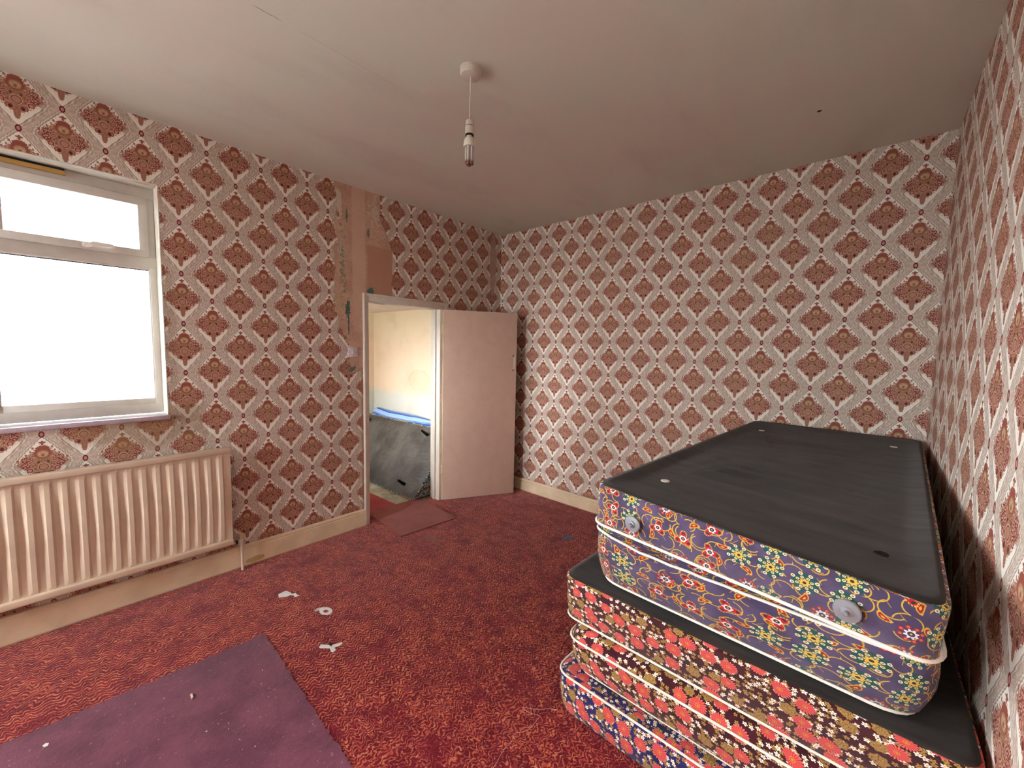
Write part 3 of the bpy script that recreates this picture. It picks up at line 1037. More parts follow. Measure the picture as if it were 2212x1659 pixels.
AZ = 2.026
for a, b, z0, z1 in ((1.828, 1.876, 0.0, AZ), (2.704, 2.752, 0.0, AZ)):
    bm = bmesh.new()
    add_box(bm, (0.0, a, z0), (0.016, b, z1), 0.003)
    if a < 2:
        add_box(bm, (0.015, a + 0.004, z0), (0.022, a + 0.018, z1 - 0.004), 0.002)
    else:
        add_box(bm, (0.015, b - 0.018, z0), (0.022, b - 0.004, z1 - 0.004), 0.002)
    bm_obj('architrave', bm, 'framepaint', tr, True)
bm = bmesh.new()
add_box(bm, (0.0, 1.876, AZ - 0.066), (0.0155, 2.704, AZ), 0.003)
add_box(bm, (0.015, 1.860, AZ - 0.020), (0.022, 2.730, AZ - 0.004), 0.002)
bm_obj('architrave', bm, 'framepaint', tr, True)
box('jamb', (-WT - 0.005, 1.852, 0), (0.0, 1.876, 1.965), 'framepaint', tr, 0.002)
box('jamb', (-WT - 0.005, 2.664, 0), (0.0, 2.70, 1.965), 'framepaint', tr, 0.002)
box('door_stop', (-0.10, 2.652, 0), (-0.06, 2.665, 1.96), 'framepaint', tr, 0.002)
box('jamb_head', (-WT - 0.005, 1.876, 1.958), (0.0, 2.664, 1.984), 'framepaint', tr, 0.002)

dr = struct(empty('door_1', (0.018, 2.674, 0)), 'flush pinkish cream door standing wide open against the far corner')
da = Vector((math.cos(math.radians(60.5)), math.sin(math.radians(60.5)), 0))
dn = Vector((-da.y, da.x, 0))      # away from the camera side
HP = Vector((0.030, 2.682, 0.0))


def door_box(name, s0, s1, n0, n1, z0, z1, mat, parent, bev=0.002):
    bm = bmesh.new()
    add_box(bm, (s0, n0, z0), (s1, n1, z1), bev)
    for v in bm.verts:
        v.co = HP + da * v.co.x + dn * v.co.y + Vector((0, 0, v.co.z))
    return bm_obj(name, bm, mat, parent, True)


leaf = door_box('door_leaf', 0.0, 0.785, 0.0, 0.038, 0.008, 1.958, 'doorpaint', dr)
door_box('edge_strip', -0.004, 0.0, 0.002, 0.036, 0.010, 1.955, 'cream', leaf, 0.0)
for z in (0.28, 1.02, 1.72):
    hg = door_box('hinge', -0.012, -0.003, 0.006, 0.034, z, z + 0.09, 'cream', dr, 0.002)
hd = empty('door_handle', HP + da * 0.745 + Vector((0, 0, 1.43)))
set_parent(hd, dr)
hd['label'] = 'slim white pull handle fixed with two dark bolts'
hc = HP + da * 0.748
tube('grip', [hc - dn * 0.004 + Vector((0, 0, 1.365)), hc - dn * 0.024 + Vector((0, 0, 1.375)), hc - dn * 0.028 + Vector((0, 0, 1.43)), hc - dn * 0.024 + Vector((0, 0, 1.485)), hc - dn * 0.004 + Vector((0, 0, 1.495))], 0.0045, 'whitepl', hd)
for z in (1.352, 1.365, 1.498, 1.511):
    lathe('bolt', [(0.0, 0.0), (0.006, 0.0), (0.006, 0.004), (0.0, 0.006)], hc + Vector((0, 0, z)), 'dark', hd, -dn, 12)

# ------------------------------------------------------------------ annex beyond the door
AX0, AY0, AY1, AZC = -2.32, 1.15, 3.30, 2.067
struct(slabbox('floor_annex', (AX0 - 0.1, AY0 - 0.1, -0.1), (-0.131, AY1 + 0.1, -0.001), 'annex_floor'), 'bare stained pale floor of the room beyond the door')
struct(slabbox('ceiling_annex', (AX0 - 0.1, AY0 - 0.1, AZC), (-WT - 0.001, AY1 + 0.1, AZC + 0.08), 'annexceil'), 'textured ceiling of the room beyond the door')
struct(box('wall_annex_back', (AX0 - 0.1, AY1, 0), (-WT - 0.001, AY1 + 0.1, AZC), 'annex_wall'), 'water-stained cream wall of the room beyond the door')
struct(box('wall_annex_left', (AX0 - 0.1, AY0, 0), (AX0, AY1, AZC), 'annex_wall'), 'cream side wall of the room beyond the door')
wa = empty('wall_annex_front', (-1.2, AY0, 0))
struct(wa, 'cream wall with an added window in the room beyond the door')
WX0, WX1, WZ0, WZ1 = -1.85, -0.55, 0.90, 1.85
for a, b in (((AX0, AY0 - 0.1, 0), (WX0, AY0, AZC)), ((WX1, AY0 - 0.1, 0), (-WT - 0.001, AY0, AZC)), ((WX0, AY0 - 0.1, 0), (WX1, AY0, WZ0)), ((WX0, AY0 - 0.1, WZ1), (WX1, AY0, AZC))):
    box('wall_panel', a, b, 'annex_wall', wa)
w2 = struct(empty('unseen_window_2', (-1.2, AY0 - 0.05, WZ0)), 'plain white framed window, unseen, added to light the room beyond the door')  # out of view, added to bring daylight into the annex
for a, b in (((WX0, AY0 - 0.08, WZ0), (WX1, AY0 - 0.03, WZ0 + 0.05)), ((WX0, AY0 - 0.08, WZ1 - 0.05), (WX1, AY0 - 0.03, WZ1)), ((WX0, AY0 - 0.08, WZ0 + 0.05), (WX0 + 0.05, AY0 - 0.03, WZ1 - 0.05)), ((WX1 - 0.05, AY0 - 0.08, WZ0 + 0.05), (WX1, AY0 - 0.03, WZ1 - 0.05))):
    box('frame_rail', a, b, 'upvc', w2, 0.003)
box('glass_pane', (WX0 + 0.05, AY0 - 0.057, WZ0 + 0.05), (WX1 - 0.05, AY0 - 0.053, WZ1 - 0.05), 'glass', w2)


# ------------------------------------------------------------------ bed pieces
def rrect(c, r, inset=0.0, n_arc=6, n_edge=14):
    """rounded quadrilateral through four 3D corners, inset inwards, edges subdivided"""
    cs = [Vector(q) for q in c]
    cen = sum(cs, Vector()) / 4
    if inset:
        out = []
        for i in range(4):
            a = (cs[i - 1] - cs[i]).normalized()
            b = (cs[(i + 1) % 4] - cs[i]).normalized()
            out.append(cs[i] + (a + b) * inset)
        cs = out
    pts = []
    for i in range(4):
        p, a, b = cs[i], cs[i - 1], cs[(i + 1) % 4]
        A = p + (a - p).normalized() * r
        B = p + (b - p).normalized() * r
        for k in range(n_arc + 1):
            t = k / n_arc
            pts.append(A * (1 - t) ** 2 + p * 2 * t * (1 - t) + B * t * t)
        nxt = b + (p - b).normalized() * r
        for k in range(1, n_edge):
            pts.append(B.lerp(nxt, k / n_edge))
    return pts


def lerp4(b, t, f):
    return [Vector(x).lerp(Vector(y), f) for x, y in zip(b, t)]


def slab(name, bot, top, levels, r, mat, parent, cap=None, crown=0.0, warp=None, ucap=(0, 0), capmat=None, smoothcap=True):
    """levels: (fraction, inset). Builds side skin, bottom face and (unless cap is False) a domed top."""
    rings = [rrect(lerp4(bot, top, f), r, ins) for f, ins in levels]
    if warp:
        rings = [[warp(p, levels[i][0]) for p in rg] for i, rg in enumerate(rings)]
    n_ = len(rings[0])
    vs, fs, uvs = [], [], []
    for rg in rings:
        vs.extend(rg)
    per = [0.0]
    for i in range(n_):
        per.append(per[-1] + (rings[-1][(i + 1) % n_] - rings[-1][i]).length)
    hh = [0.0]
    for a, b in zip(rings, rings[1:]):
        hh.append(hh[-1] + (a[0] - b[0]).length)
    for j in range(len(rings) - 1):
        for i in range(n_):
            k = (i + 1) % n_
            fs.append((j * n_ + i, j * n_ + k, (j + 1) * n_ + k, (j + 1) * n_ + i))
            uvs += [(per[i], hh[j]), (per[i + 1], hh[j]), (per[i + 1], hh[j + 1]), (per[i], hh[j + 1])]
    fs.append(tuple(range(n_))[::-1])
    uvs += [(0, 0)] * n_
    if cap is not False:
        cen = sum(rings[-1], Vector()) / n_
        last = (len(rings) - 1) * n_
        prev = last
        steps = [0.97, 0.9, 0.78, 0.6, 0.4, 0.2, 0.06]
        for s_ in steps:
            base = len(vs)
            for p in rings[-1]:
                q = cen + (p - cen) * s_
                q = q + Vector((0, 0, crown * (1 - s_ ** 3)))
                vs.append(q)
            for i in range(n_):
                k = (i + 1) % n_
                f_ = (prev + i, prev + k, base + k, base + i)
                fs.append(f_)
                uvs += [(vs[q].x + ucap[0], vs[q].y + ucap[1]) for q in f_]
            prev = base
        fs.append(tuple(prev + i for i in range(n_)))
        uvs += [(vs[prev + i].x + ucap[0], vs[prev + i].y + ucap[1]) for i in range(n_)]
    return mesh_obj(name, vs, fs, mat, parent, uvs, smooth=True)


def pipe_ring(name, bot, top, f, ins, r, parent, warp=None, rad=0.0048):
    pts = rrect(lerp4(bot, top, f), r, ins)
    if warp:
        pts = [warp(p, f) for p in pts]
    return tube(name, pts, rad, 'piping', parent, 8, True)


def under_cloth(name, top, r, inset, parent, amp, seed, dip=0.012, mat='black'):
    """stretched underside cloth: dense sheet, sagging between the rails and wrinkled across"""
    cs = [Vector(q) for q in top]
    ring = rrect(top, r, inset)
    cen = sum(ring, Vector()) / len(ring)
    n_ = len(ring)
    vs, fs = list(ring), []
    K = 34
    for j in range(1, K + 1):
        s_ = 1 - j / (K + 0.4)
        for p in ring:
            q = cen + (p - cen) * s_
            edge = min(1.0, (1 - s_) / 0.16)
            edge = edge * edge * (3 - 2 * edge)
            w = math.sin(q.y * 46 + 2.2 * mnoise.noise(Vector((q.x * 2.0, q.y * 1.3, seed))) * 2.0)
            nz = mnoise.noise(Vector((q.x * 2.2, q.y * 9.0, seed + 4)))
            mid = max(0.0, 1 - abs(s_ - 0.35) / 0.45)
            vs.append(q + Vector((0, 0, -dip * edge + amp * mid * (0.45 * w + 1.1 * nz))))
    for j in range(K):
        for i in range(n_):
            k = (i + 1) % n_
            fs.append((j * n_ + i, j * n_ + k, (j + 1) * n_ + k, (j + 1) * n_ + i))
    fs.append(tuple(K * n_ + i for i in range(n_)))
    # thin rim going down so that the cloth has thickness
    base = len(vs)
    for p in ring:
        vs.append(p - Vector((0, 0, 0.004)))
    for i in range(n_):
        k = (i + 1) % n_
        fs.append((base + i, base + k, k, i))
    return mesh_obj(name, vs, fs, mat, parent, None, smooth=True)


MAT_SIDE = [(0.0, 0.030), (0.02, 0.012), (0.08, 0.0), (0.25, -0.004), (0.5, -0.007), (0.75, -0.004), (0.92, 0.0), (1.0, 0.004)]
# bottom mattress, navy ground
b1 = [(2.338, 1.440, 0.002), (3.535, 1.405, 0.002), (3.535, 3.33, 0.002), (2.40, 3.37, 0.002)]
t1 = [(2.312, 1.447, 0.168), (3.535, 1.405, 0.168), (3.535, 3.33, 0.168), (2.38, 3.37, 0.168)]
e1 = tag(empty('mattress', (2.95, 2.4, 0)), 'navy blue daisy print mattress lying on the carpet at the bottom of the stack', 'mattress')
slab('cover', b1, t1, MAT_SIDE + [(1.03, 0.02)], 0.075, 'navy', e1, crown=0.016)
pipe_ring('piping', b1, t1, 1.0, -0.001, 0.075, e1, rad=0.0047)
# second mattress, maroon ground
b2 = [(2.385, 1.478, 0.199), (3.53, 1.435, 0.199), (3.53, 3.31, 0.199), (2.46, 3.35, 0.199)]
t2 = [(2.360, 1.445, 0.352), (3.535, 1.405, 0.352), (3.535, 3.31, 0.352), (2.43, 3.35, 0.352)]
e2 = tag(empty('mattress', (2.95, 2.4, 0.19)), 'maroon daisy print mattress with white piping, second from the floor in the stack', 'mattress')
slab('cover', b2, t2, MAT_SIDE + [(1.12, 0.012), (1.25, 0.022), (1.36, 0.05)], 0.075, 'maroon', e2, crown=0.006)
pipe_ring('piping', b2, t2, 1.0, -0.001, 0.075, e2, rad=0.0047)
pipe_ring('piping', b2, t2, 0.02, 0.008, 0.075, e2, rad=0.0042)
# upturned divan base, maroon ground
b3 = [(2.326, 1.475, 0.418), (3.54, 1.425, 0.418), (3.54, 3.33, 0.418), (2.39, 3.37, 0.418)]
t3 = [(2.352, 1.408, 0.638), (3.545, 1.350, 0.640), (3.545, 3.33, 0.640), (2.415, 3.37, 0.640)]
e3 = tag(empty('divan_base', (2.95, 2.4, 0.418)), 'upturned maroon daisy print divan base with black underside, in the middle of the stack', 'divan base')
slab('side_cover', b3, t3, [(0.0, 0.02), (0.015, 0.003), (0.05, 0.0), (0.5, -0.002), (0.95, 0.0), (1.0, 0.003), (0.995, 0.02)], 0.07, 'maroon', e3, cap=False)
pipe_ring('piping', b3, t3, 0.03, -0.001, 0.07, e3, rad=0.0042)
under_cloth('underside_cloth', [tuple(Vector(q) + Vector((0, 0, 0.004))) for q in t3], 0.06, 0.008, e3, 0.002, 3.0, 0.006)
# mattress with purple print


def warp4(p, f):
    k = max(0.0, 1 - max(0.0, p.y - 1.35) / 0.5)
    sg = (math.exp(-((p.x - 2.50) / 0.14) ** 2) * 0.034 - max(0, p.x - 2.8) * 0.012) * max(0.0, f) * k
    return p + Vector((0.0, 0.003 * math.sin(p.x * 60) * min(1, max(0, f)) * k, sg))


b4 = [(2.482, 1.462, 0.651), (3.440, 1.405, 0.651), (3.455, 3.29, 0.651), (2.62, 3.33, 0.651)]
t4 = [(2.478, 1.410, 0.850), (3.465, 1.375, 0.850), (3.475, 3.29, 0.850), (2.60, 3.33, 0.850)]
e4 = tag(empty('mattress', (3.0, 2.4, 0.65)), 'purple floral mattress with white piping directly under the topmost divan base', 'mattress')
slab('cover', b4, t4, [(0.0, 0.035), (0.03, 0.012), (0.10, 0.0), (0.3, -0.006), (0.5, -0.009), (0.7, -0.006), (0.9, 0.0), (1.0, 0.003), (1.03, 0.012), (1.10, 0.04), (1.16, 0.09), (1.18, 0.13)], 0.10, 'purple', e4, crown=0.015, warp=warp4)
pipe_ring('piping', b4, t4, 1.0, -0.001, 0.10, e4, warp4, rad=0.0048)
pipe_ring('piping', b4, t4, 0.03, 0.008, 0.10, e4, warp4, rad=0.0042)
# topmost upturned divan base
b5 = [(2.528, 1.338, 0.944), (3.432, 1.262, 0.902), (3.530, 3.380, 0.935), (2.665, 3.430, 0.955)]
t5 = [(2.536, 1.322, 1.096), (3.444, 1.225, 1.046), (3.540, 3.385, 1.096), (2.661, 3.440, 1.096)]
e5 = tag(empty('divan_base', (3.0, 2.4, 0.93)), 'upturned purple floral divan base with wrinkled black underside, topmost of the stack', 'divan base')
slab('side_cover', b5, t5, [(0.0, 0.03), (0.01, 0.006), (0.04, -0.004), (0.4, -0.002), (0.9, 0.0), (0.985, 0.002), (1.0, 0.006), (0.99, 0.03)], 0.065, 'purple', e5, cap=False)
pipe_ring('piping', b5, t5, 0.02, -0.005, 0.065, e5, rad=0.0048)
under_cloth('underside_cloth', [tuple(Vector(q) + Vector((0, 0, 0.003))) for q in t5], 0.060, 0.010, e5, 0.0115, 1.0, 0.014)
# zinc castor discs on the front side
fd = (Vector(t5[1]) - Vector(t5[0])).normalized()
fn = Vector((fd.y, -fd.x, 0)).normalized()
for (sx, zz) in ((0.167, 0.996), (0.742, 0.972)):
    c_ = Vector(t5[0]) + fd * sx
    c_ = Vector((c_.x, c_.y, zz)) + fn * -0.002
    c_.y -= 0.002 if sx < .5 else -0.002
    cp = lathe('castor_disc', [(0.0, 0.0), (0.027, 0.0), (0.028, 0.004), (0.026, 0.007), (0.013, 0.008), (0.010, 0.012), (0.0, 0.013)], c_, 'steel', e5, fn, 32)
    lathe('castor_stud', [(0.0, 0.0), (0.006, 0.0), (0.006, 0.012), (0.004, 0.015), (0.0, 0.015)], c_ + fn * 0.008, 'steel', cp, fn, 16)
# leg sockets in the upturned underside
for i, (sx, sy) in enumerate(((2.712, 1.557), (2.773, 3.061), (3.404, 3.071), (3.33, 1.439))):
    zt = 1.088 if i != 3 else 1.060
    sc = lathe('leg_socket', [(0.014, 0.0), (0.016, 0.0), (0.016, 0.003), (0.014, 0.004), (0.007, 0.003), (0.006, 0.001), (0.0, 0.0005)][::1], (sx, sy, zt), 'oldpl' if i < 3 else 'dark', e5, (0, 0, 1), 24)

# ------------------------------------------------------------------ radiator
rad = tag(empty('radiator', (0.07, -0.15, 0.235)), 'cream pressed steel panel radiator under the window', 'radiator')
RY0, RY1, RZ0, RZ1 = -1.12, 0.818, 0.216, 0.888
bm = bmesh.new()
sp = 0.0632
prof = [(0.0, 0.0), (0.16, 0.0), (0.40, 1.0), (0.70, 1.0), (0.86, 0.0)]
ys = []
y = RY0 + 0.012
k = 0
while y + sp < RY1 - 0.01:
    for f_, hgt in prof:
        ys.append((y + f_ * sp, hgt))
    y += sp
ys = [(RY0, 0)] + ys + [(RY1, 0)]
zsn = 26
rows = []
for j in range(zsn + 1):
    t = j / zsn
    z = RZ0 + 0.035 + (RZ1 - RZ0 - 0.075) * t
    env = 0.16 + 0.84 * min(1.0, min(t, 1 - t) * 2.0)
    if j in (0, zsn):
        env = 0.0
    row = []
    for i, (yy, hg) in enumerate(ys):
        # the raised flute narrows towards both ends
        row.append(bm.verts.new((0.086 + 0.017 * hg * env, yy, z)))
    rows.append(row)
for a, b in zip(rows, rows[1:]):
    for i in range(len(ys) - 1):
        bm.faces.new((a[i], a[i + 1], b[i + 1], b[i]))
bk = [bm.verts.new((0.078, yy, z)) for z in (RZ0 + 0.035, RZ1 - 0.04) for yy in (RY0, RY1)]
bm.faces.new((bk[0], bk[1], bk[3], bk[2]))
bm.faces.new([rows[j][-1] for j in range(zsn + 1)] + [bk[3], bk[1]])
bm.faces.new([rows[j][0] for j in range(zsn + 1)][::-1] + [bk[0], bk[2]])
bm_obj('front_panel', bm, 'cream_rad', rad)
bm = bmesh.new()
add_box(bm, (0.066, RY0 - 0.002, RZ1 - 0.036), (0.113, RY1 + 0.001, RZ1), 0.007, 3)
bm_obj('top_rail', bm, 'cream_rad', rad, True)
bm = bmesh.new()
add_box(bm, (0.076, RY0, RZ0), (0.104, RY1, RZ0 + 0.040), 0.008, 3)
bm_obj('bottom_rail', bm, 'cream_rad', rad, True)
bm = bmesh.new()
add_box(bm, (0.035, RY0 + 0.01, RZ0 + 0.01), (0.062, RY1 - 0.01, RZ1 - 0.045), 0.006)
bm_obj('back_panel', bm, 'cream_rad', rad, True)
for yy in (0.55, -0.85):
    box('wall_bracket', (0.001, yy, 0.35), (0.08, yy + 0.03, 0.80), 'dark', rad)
vl = empty('valve', (0.06, 0.874, 0.20))
set_parent(vl, rad)
tube('tail_pipe', [(0.06, 0.874, 0.0), (0.06, 0.874, 0.185)], 0.0085, 'cream_rad', vl, 12)
lathe('valve_body', [(0.0, 0.0), (0.012, 0.0), (0.014, 0.006), (0.014, 0.034), (0.011, 0.040), (0.0, 0.040)], (0.06, 0.874, 0.185), 'oldpl', vl)
lathe('valve_cap', [(0.0, 0.0), (0.013, 0.0), (0.012, 0.030), (0.010, 0.040), (0.0, 0.041)], (0.06, 0.874, 0.226), 'yellowcap', vl)
tube('union_pipe', [(0.075, 0.81, 0.250 - 0.036), (0.06, 0.835, 0.209), (0.06, 0.862, 0.207)], 0.009, 'oldpl', vl, 12)
lathe('union_nut', [(0.0, 0.0), (0.014, 0.0), (0.014, 0.012), (0.0, 0.012)], (0.06, 0.838, 0.208), 'dark', vl, (0, 1, 0), 6)

# ------------------------------------------------------------------ pendant lamp
LX, LY = 1.778, 1.386
pn = tag(empty('pendant_light', (LX, LY, ZC)), 'bare white pendant lamp holder hanging on a short flex from the ceiling', 'ceiling light')
lathe('ceiling_rose', [(0.0, 0.0), (0.040, -0.0335), (0.046, -0.031), (0.049, -0.022), (0.049, 0.0), (0.0, 0.0)][1:5] + [], (LX, LY, ZC), 'oldpl', pn, (0, 0, 1), 40)
lathe('rose_base', [(0.0, -0.006), (0.0515, -0.006), (0.0515, 0.0), (0.0, 0.0)], (LX, LY, ZC), 'oldpl', pn, (0, 0, 1), 40)
tube('flex', [(LX, LY, ZC - 0.033), (LX - 0.001, LY, ZC - 0.10), (LX - 0.0035, LY, ZC - 0.17), (LX - 0.003, LY, ZC - 0.225)], 0.0034, 'oldpl', pn, 10)
LX -= 0.003
lathe('lamp_holder', [(0.0, 0.0), (0.012, 0.0), (0.0185, -0.006), (0.019, -0.028), (0.0205, -0.030), (0.0205, -0.064), (0.018, -0.066), (0.0, -0.066)][::-1], (LX, LY, 2.645), 'oldpl', pn)
lathe('holder_seam', [(0.0196, -0.0285), (0.0206, -0.0285), (0.0206, -0.0305), (0.0196, -0.0305)][::-1], (LX, LY, 2.645), 'dark', pn)
lathe('holder_skirt', [(0.0, 0.0), (0.0185, 0.0), (0.020, -0.004), (0.0195, -0.008), (0.0, -0.008)][::-1], (LX, LY, 2.5795), 'dark', pn)
bulb = lathe('bulb', [(0.0, 0.0), (0.0145, 0.0), (0.0145, -0.008), (0.020, -0.014), (0.0255, -0.024), (0.0275, -0.038), (0.0285, -0.048), (0.027, -0.052), (0.0, -0.052)][::-1], (LX, LY, 2.575), 'oldpl', pn)
bulb['label'] = 'unlit energy saving bulb with parallel glass tubes'
for k in range(3):
    a = k * 2 * math.pi / 3 + 0.5
    d_ = Vector((math.cos(a), math.sin(a), 0))
    tgt = Vector((-d_.y, d_.x, 0))
    c_ = Vector((LX, LY, 0)) + d_ * 0.0135
    pts = [c_ + tgt * 0.0075 + Vector((0, 0, 2.522))]
    for q in range(9):
        an = math.pi * q / 8
        pts.append(c_ + tgt * 0.0075 * math.cos(an) + Vector((0, 0, 2.452 - 0.0075 * math.sin(an))))
    pts.append(c_ - tgt * 0.0075 + Vector((0, 0, 2.522)))
    tube('glass_tube', pts, 0.0058, 'tube', bulb, 12)

# ------------------------------------------------------------------ light switch
sw = tag(empty('light_switch', (0, 1.735, 1.527)), 'square white light switch on the bare plaster beside the door frame', 'light switch')
box('face_plate', (0.0005, 1.692, 1.484), (0.009, 1.778, 1.570), 'switch', sw, 0.003)
bm = bmesh.new()
add_box(bm, (0.008, 1.725, 1.512), (0.0135, 1.745, 1.542), 0.002)
for v in bm.verts:
    if v.co.z > 1.53 and v.co.x > 0.01:
        v.co.x -= 0.003
bm_obj('rocker', bm, 'switch', sw, True)
for yy in (1.705, 1.765):
    lathe('screw', [(0.0, 0.0), (0.0032, 0.0), (0.0028, 0.0012), (0.0, 0.0014)], (0.009, yy, 1.527), 'dark', sw, (1, 0, 0), 12)


# ------------------------------------------------------------------ floor coverings
def sheet(name, poly, z0, z1, mat, jit=0.0, seed=0, step=0.03):
    """thin flat piece with slightly ragged outline"""
    rnd = random.Random(seed)
    pts = []
    for i in range(len(poly)):
        a, b = Vector(poly[i]), Vector(poly[(i + 1) % len(poly)])
        L = (b - a).length
        k_ = max(1, int(L / step))
        nn = Vector((-(b - a).y, (b - a).x)).normalized()
        for j in range(k_):
            p = a.lerp(b, j / k_)
            if j:
                p = p + nn * rnd.uniform(-jit, jit)
            pts.append(p)
    bm = bmesh.new()
    A = [bm.verts.new((p.x, p.y, z0)) for p in pts]
    B = [bm.verts.new((p.x, p.y, z1)) for p in pts]
    for i in range(len(pts)):
        j = (i + 1) % len(pts)
        bm.faces.new((A[i], A[j], B[j], B[i]))
    bm.faces.new(A[::-1])
    bm.faces.new(B)
    return bm_obj(name, bm, mat)


rug = sheet('carpet_offcut', [(0.885, 0.743), (0.745, -1.5), (2.2, -1.5), (2.25, 0.692), (1.35, 0.722)], 0.0, 0.004, 'mauve', 0.006, 4, 0.012)
tag(rug, 'plain mauve carpet piece laid over the red carpet in the near left foreground', 'carpet')
mt = sheet('doormat', [(-0.205, 1.975), (0.430, 1.915), (0.478, 2.484), (-0.190, 2.560)], 0.003, 0.011, 'doormat', 0.002, 5)
tag(mt, 'rust brown rectangular doormat lying askew across the door threshold', 'mat')
rn = sheet('floor_runner', [(-1.6, 1.55), (-0.14, 1.885), (-0.14, 2.29), (-1.6, 2.29)], 0.0, 0.003, 'runner', 0.003, 6)
tag(rn, 'bright red carpet strip on the bare floor beyond the doorway', 'carpet')

# ------------------------------------------------------------------ annex beds
al = math.radians(38)
FX0, FX1 = -2.02, -0.150
BASE = Vector((0, 2.455, 0.004))
up_ = Vector((0, math.sin(al), math.cos(al)))
nr_ = Vector((0, -math.cos(al), math.sin(al)))


def FP(x, s_, o_=0.0):
    q = BASE + up_ * s_ + nr_ * o_
    return Vector((x, q.y, q.z))


LEN, TH = 0.835, 0.185
e6 = tag(empty('divan_base', (-1.08, 2.47, 0)), 'divan base leaning on its side beyond the doorway, dark underside with legs facing out', 'divan base')
# local slab: bottom layer = mattress side (towards the wall), top = underside facing the door
c0 = [FP(FX0, 0.15, -TH), FP(FX1, 0.15, -TH), FP(FX1, LEN, -TH), FP(FX0, LEN, -TH)]
c1 = [FP(FX0, 0.0, 0), FP(FX1, 0.0, 0), FP(FX1, LEN, 0), FP(FX0, LEN, 0)]
slab('side_cover', c0, c1, [(0.0, 0.01), (0.04, 0.0), (0.5, -0.002), (0.96, 0.0), (1.0, 0.006), (0.99, 0.02)], 0.05, 'navyleaf', e6, crown=0.0)
c2 = [FP(FX0 + 0.012, 0.012, 0.002), FP(FX1 - 0.012, 0.012, 0.002), FP(FX1 - 0.012, LEN - 0.012, 0.002), FP(FX0 + 0.012, LEN - 0.012, 0.002)]
ring = rrect(c2, 0.04)
NU, NV = 40, 22
vs, fs = [], []
for j in range(NV + 1):
    for i in range(NU + 1):
        fu, fv = i / NU, j / NV
        e_ = min(fu, 1 - fu, fv, 1 - fv)
        b_ = 0.003 + 0.005 * mnoise.noise(Vector((fu * 7, fv * 5, 2.0))) * min(1, e_ * 8)
        vs.append(FP(FX0 + 0.018 + (FX1 - FX0 - 0.036) * fu, 0.018 + (LEN - 0.036) * fv, 0.002 + b_ if e_ > 0 else 0.0005))
for j in range(NV):
    for i in range(NU):
        a = j * (NU + 1) + i
        fs.append((a, a + 1, a + NU + 2, a + NU + 1))
mesh_obj('underside_cloth', vs, fs, 'black2', e6, None, True)
for (x_, s_) in ((-0.415, 0.125), (-0.50, 0.725), (-1.75, 0.125), (-1.75, 0.735)):
    p_ = FP(x_, s_, 0.002)
    lathe('leg', [(0.0, 0.0), (0.021, 0.0), (0.020, 0.008), (0.013, 0.100), (0.012, 0.112), (0.0, 0.113)], p_, 'legblack', e6, nr_, 20)['label'] = 'tapered black leg'

# striped mattress behind it
e7 = tag(empty('mattress', (-1.1, 3.1, 0)), 'blue striped mattress leaning behind the tipped divan base beyond the doorway', 'mattress')
x0, x1 = -2.10, -0.40
NS = 40
prof = [(2.92, 0.02), (3.155, 0.62), (3.165, 0.648), (3.185, 0.668), (3.215, 0.676), (3.245, 0.668), (3.262, 0.648), (3.265, 0.62), (2.96, 0.02)]
dense = []
for a, b in zip(prof, prof[1:]):
    k_ = max(1, int(math.hypot(b[0] - a[0], b[1] - a[1]) / 0.03))
    for q in range(k_):
        dense.append((a[0] + (b[0] - a[0]) * q / k_, a[1] + (b[1] - a[1]) * q / k_))
dense.append(prof[-1])
arc = [0.0]
for a, b in zip(dense, dense[1:]):
    arc.append(arc[-1] + math.hypot(b[0] - a[0], b[1] - a[1]))
vs, fs, uvs = [], [], []
for i in range(NS + 1):
    t = i / NS
    x_ = x0 + (x1 - x0) * t
    dz = 0.030 * (1 - t) - 0.022 * t - 0.008 * math.sin(t * 9)
    e_ = min(t, 1 - t) * NS / 2
    shr = math.sqrt(max(0.0, 1 - (1 - min(1, e_ + 0.15)) ** 2))
    for (yy, zz) in dense:
        cy_, cz_ = 3.05 + 0.10 * (zz / 0.66), zz - 0.03
        vs.append((x_, cy_ + (yy - cy_) * shr, max(0.006, zz + (dz if zz > 0.3 else 0) - (1 - shr) * 0.05)))
nd = len(dense)
for i in range(NS):
    for j in range(nd - 1):
        fs.append((i * nd + j, (i + 1) * nd + j, (i + 1) * nd + j + 1, i * nd + j + 1))
        for (ii, jj) in ((i, j), (i + 1, j), (i + 1, j + 1), (i, j + 1)):
            uvs.append((ii / NS * 1.7, arc[jj] + 0.04 * math.sin(ii / NS * 5)))
fs.append(tuple(range(nd))[::-1])
uvs += [(0, 0)] * nd
fs.append(tuple(NS * nd + j for j in range(nd)))
uvs += [(0, 0)] * nd
mesh_obj('cover', vs, fs, 'stripes', e7, uvs, True)


# ------------------------------------------------------------------ litter on the carpet
def FLR(px, py, z=0.0):
    d = RT * ((px - 1106) / F_PX) - UP * ((py - 829.5) / F_PX) + FW
    return CAM + d * ((z - CAM.z) / d.z)


def scrap(name, pix, mat, z=0.001, th_=0.0012, curl=0.0):
    """flat cut shape with thickness, outline measured on the floor"""
    pts = [FLR(*q) for q in pix]
    bm = bmesh.new()
    A = [bm.verts.new((p.x, p.y, z + curl * (i % 3))) for i, p in enumerate(pts)]
    B = [bm.verts.new((p.x, p.y, z + th_ + curl * (i % 3))) for i, p in enumerate(pts)]
    for i in range(len(pts)):
        j = (i + 1) % len(pts)
        bm.faces.new((A[i], A[j], B[j], B[i]))
    bm.faces.new(A[::-1])
    bm.faces.new(B)
    return bm_obj(name, bm, mat)


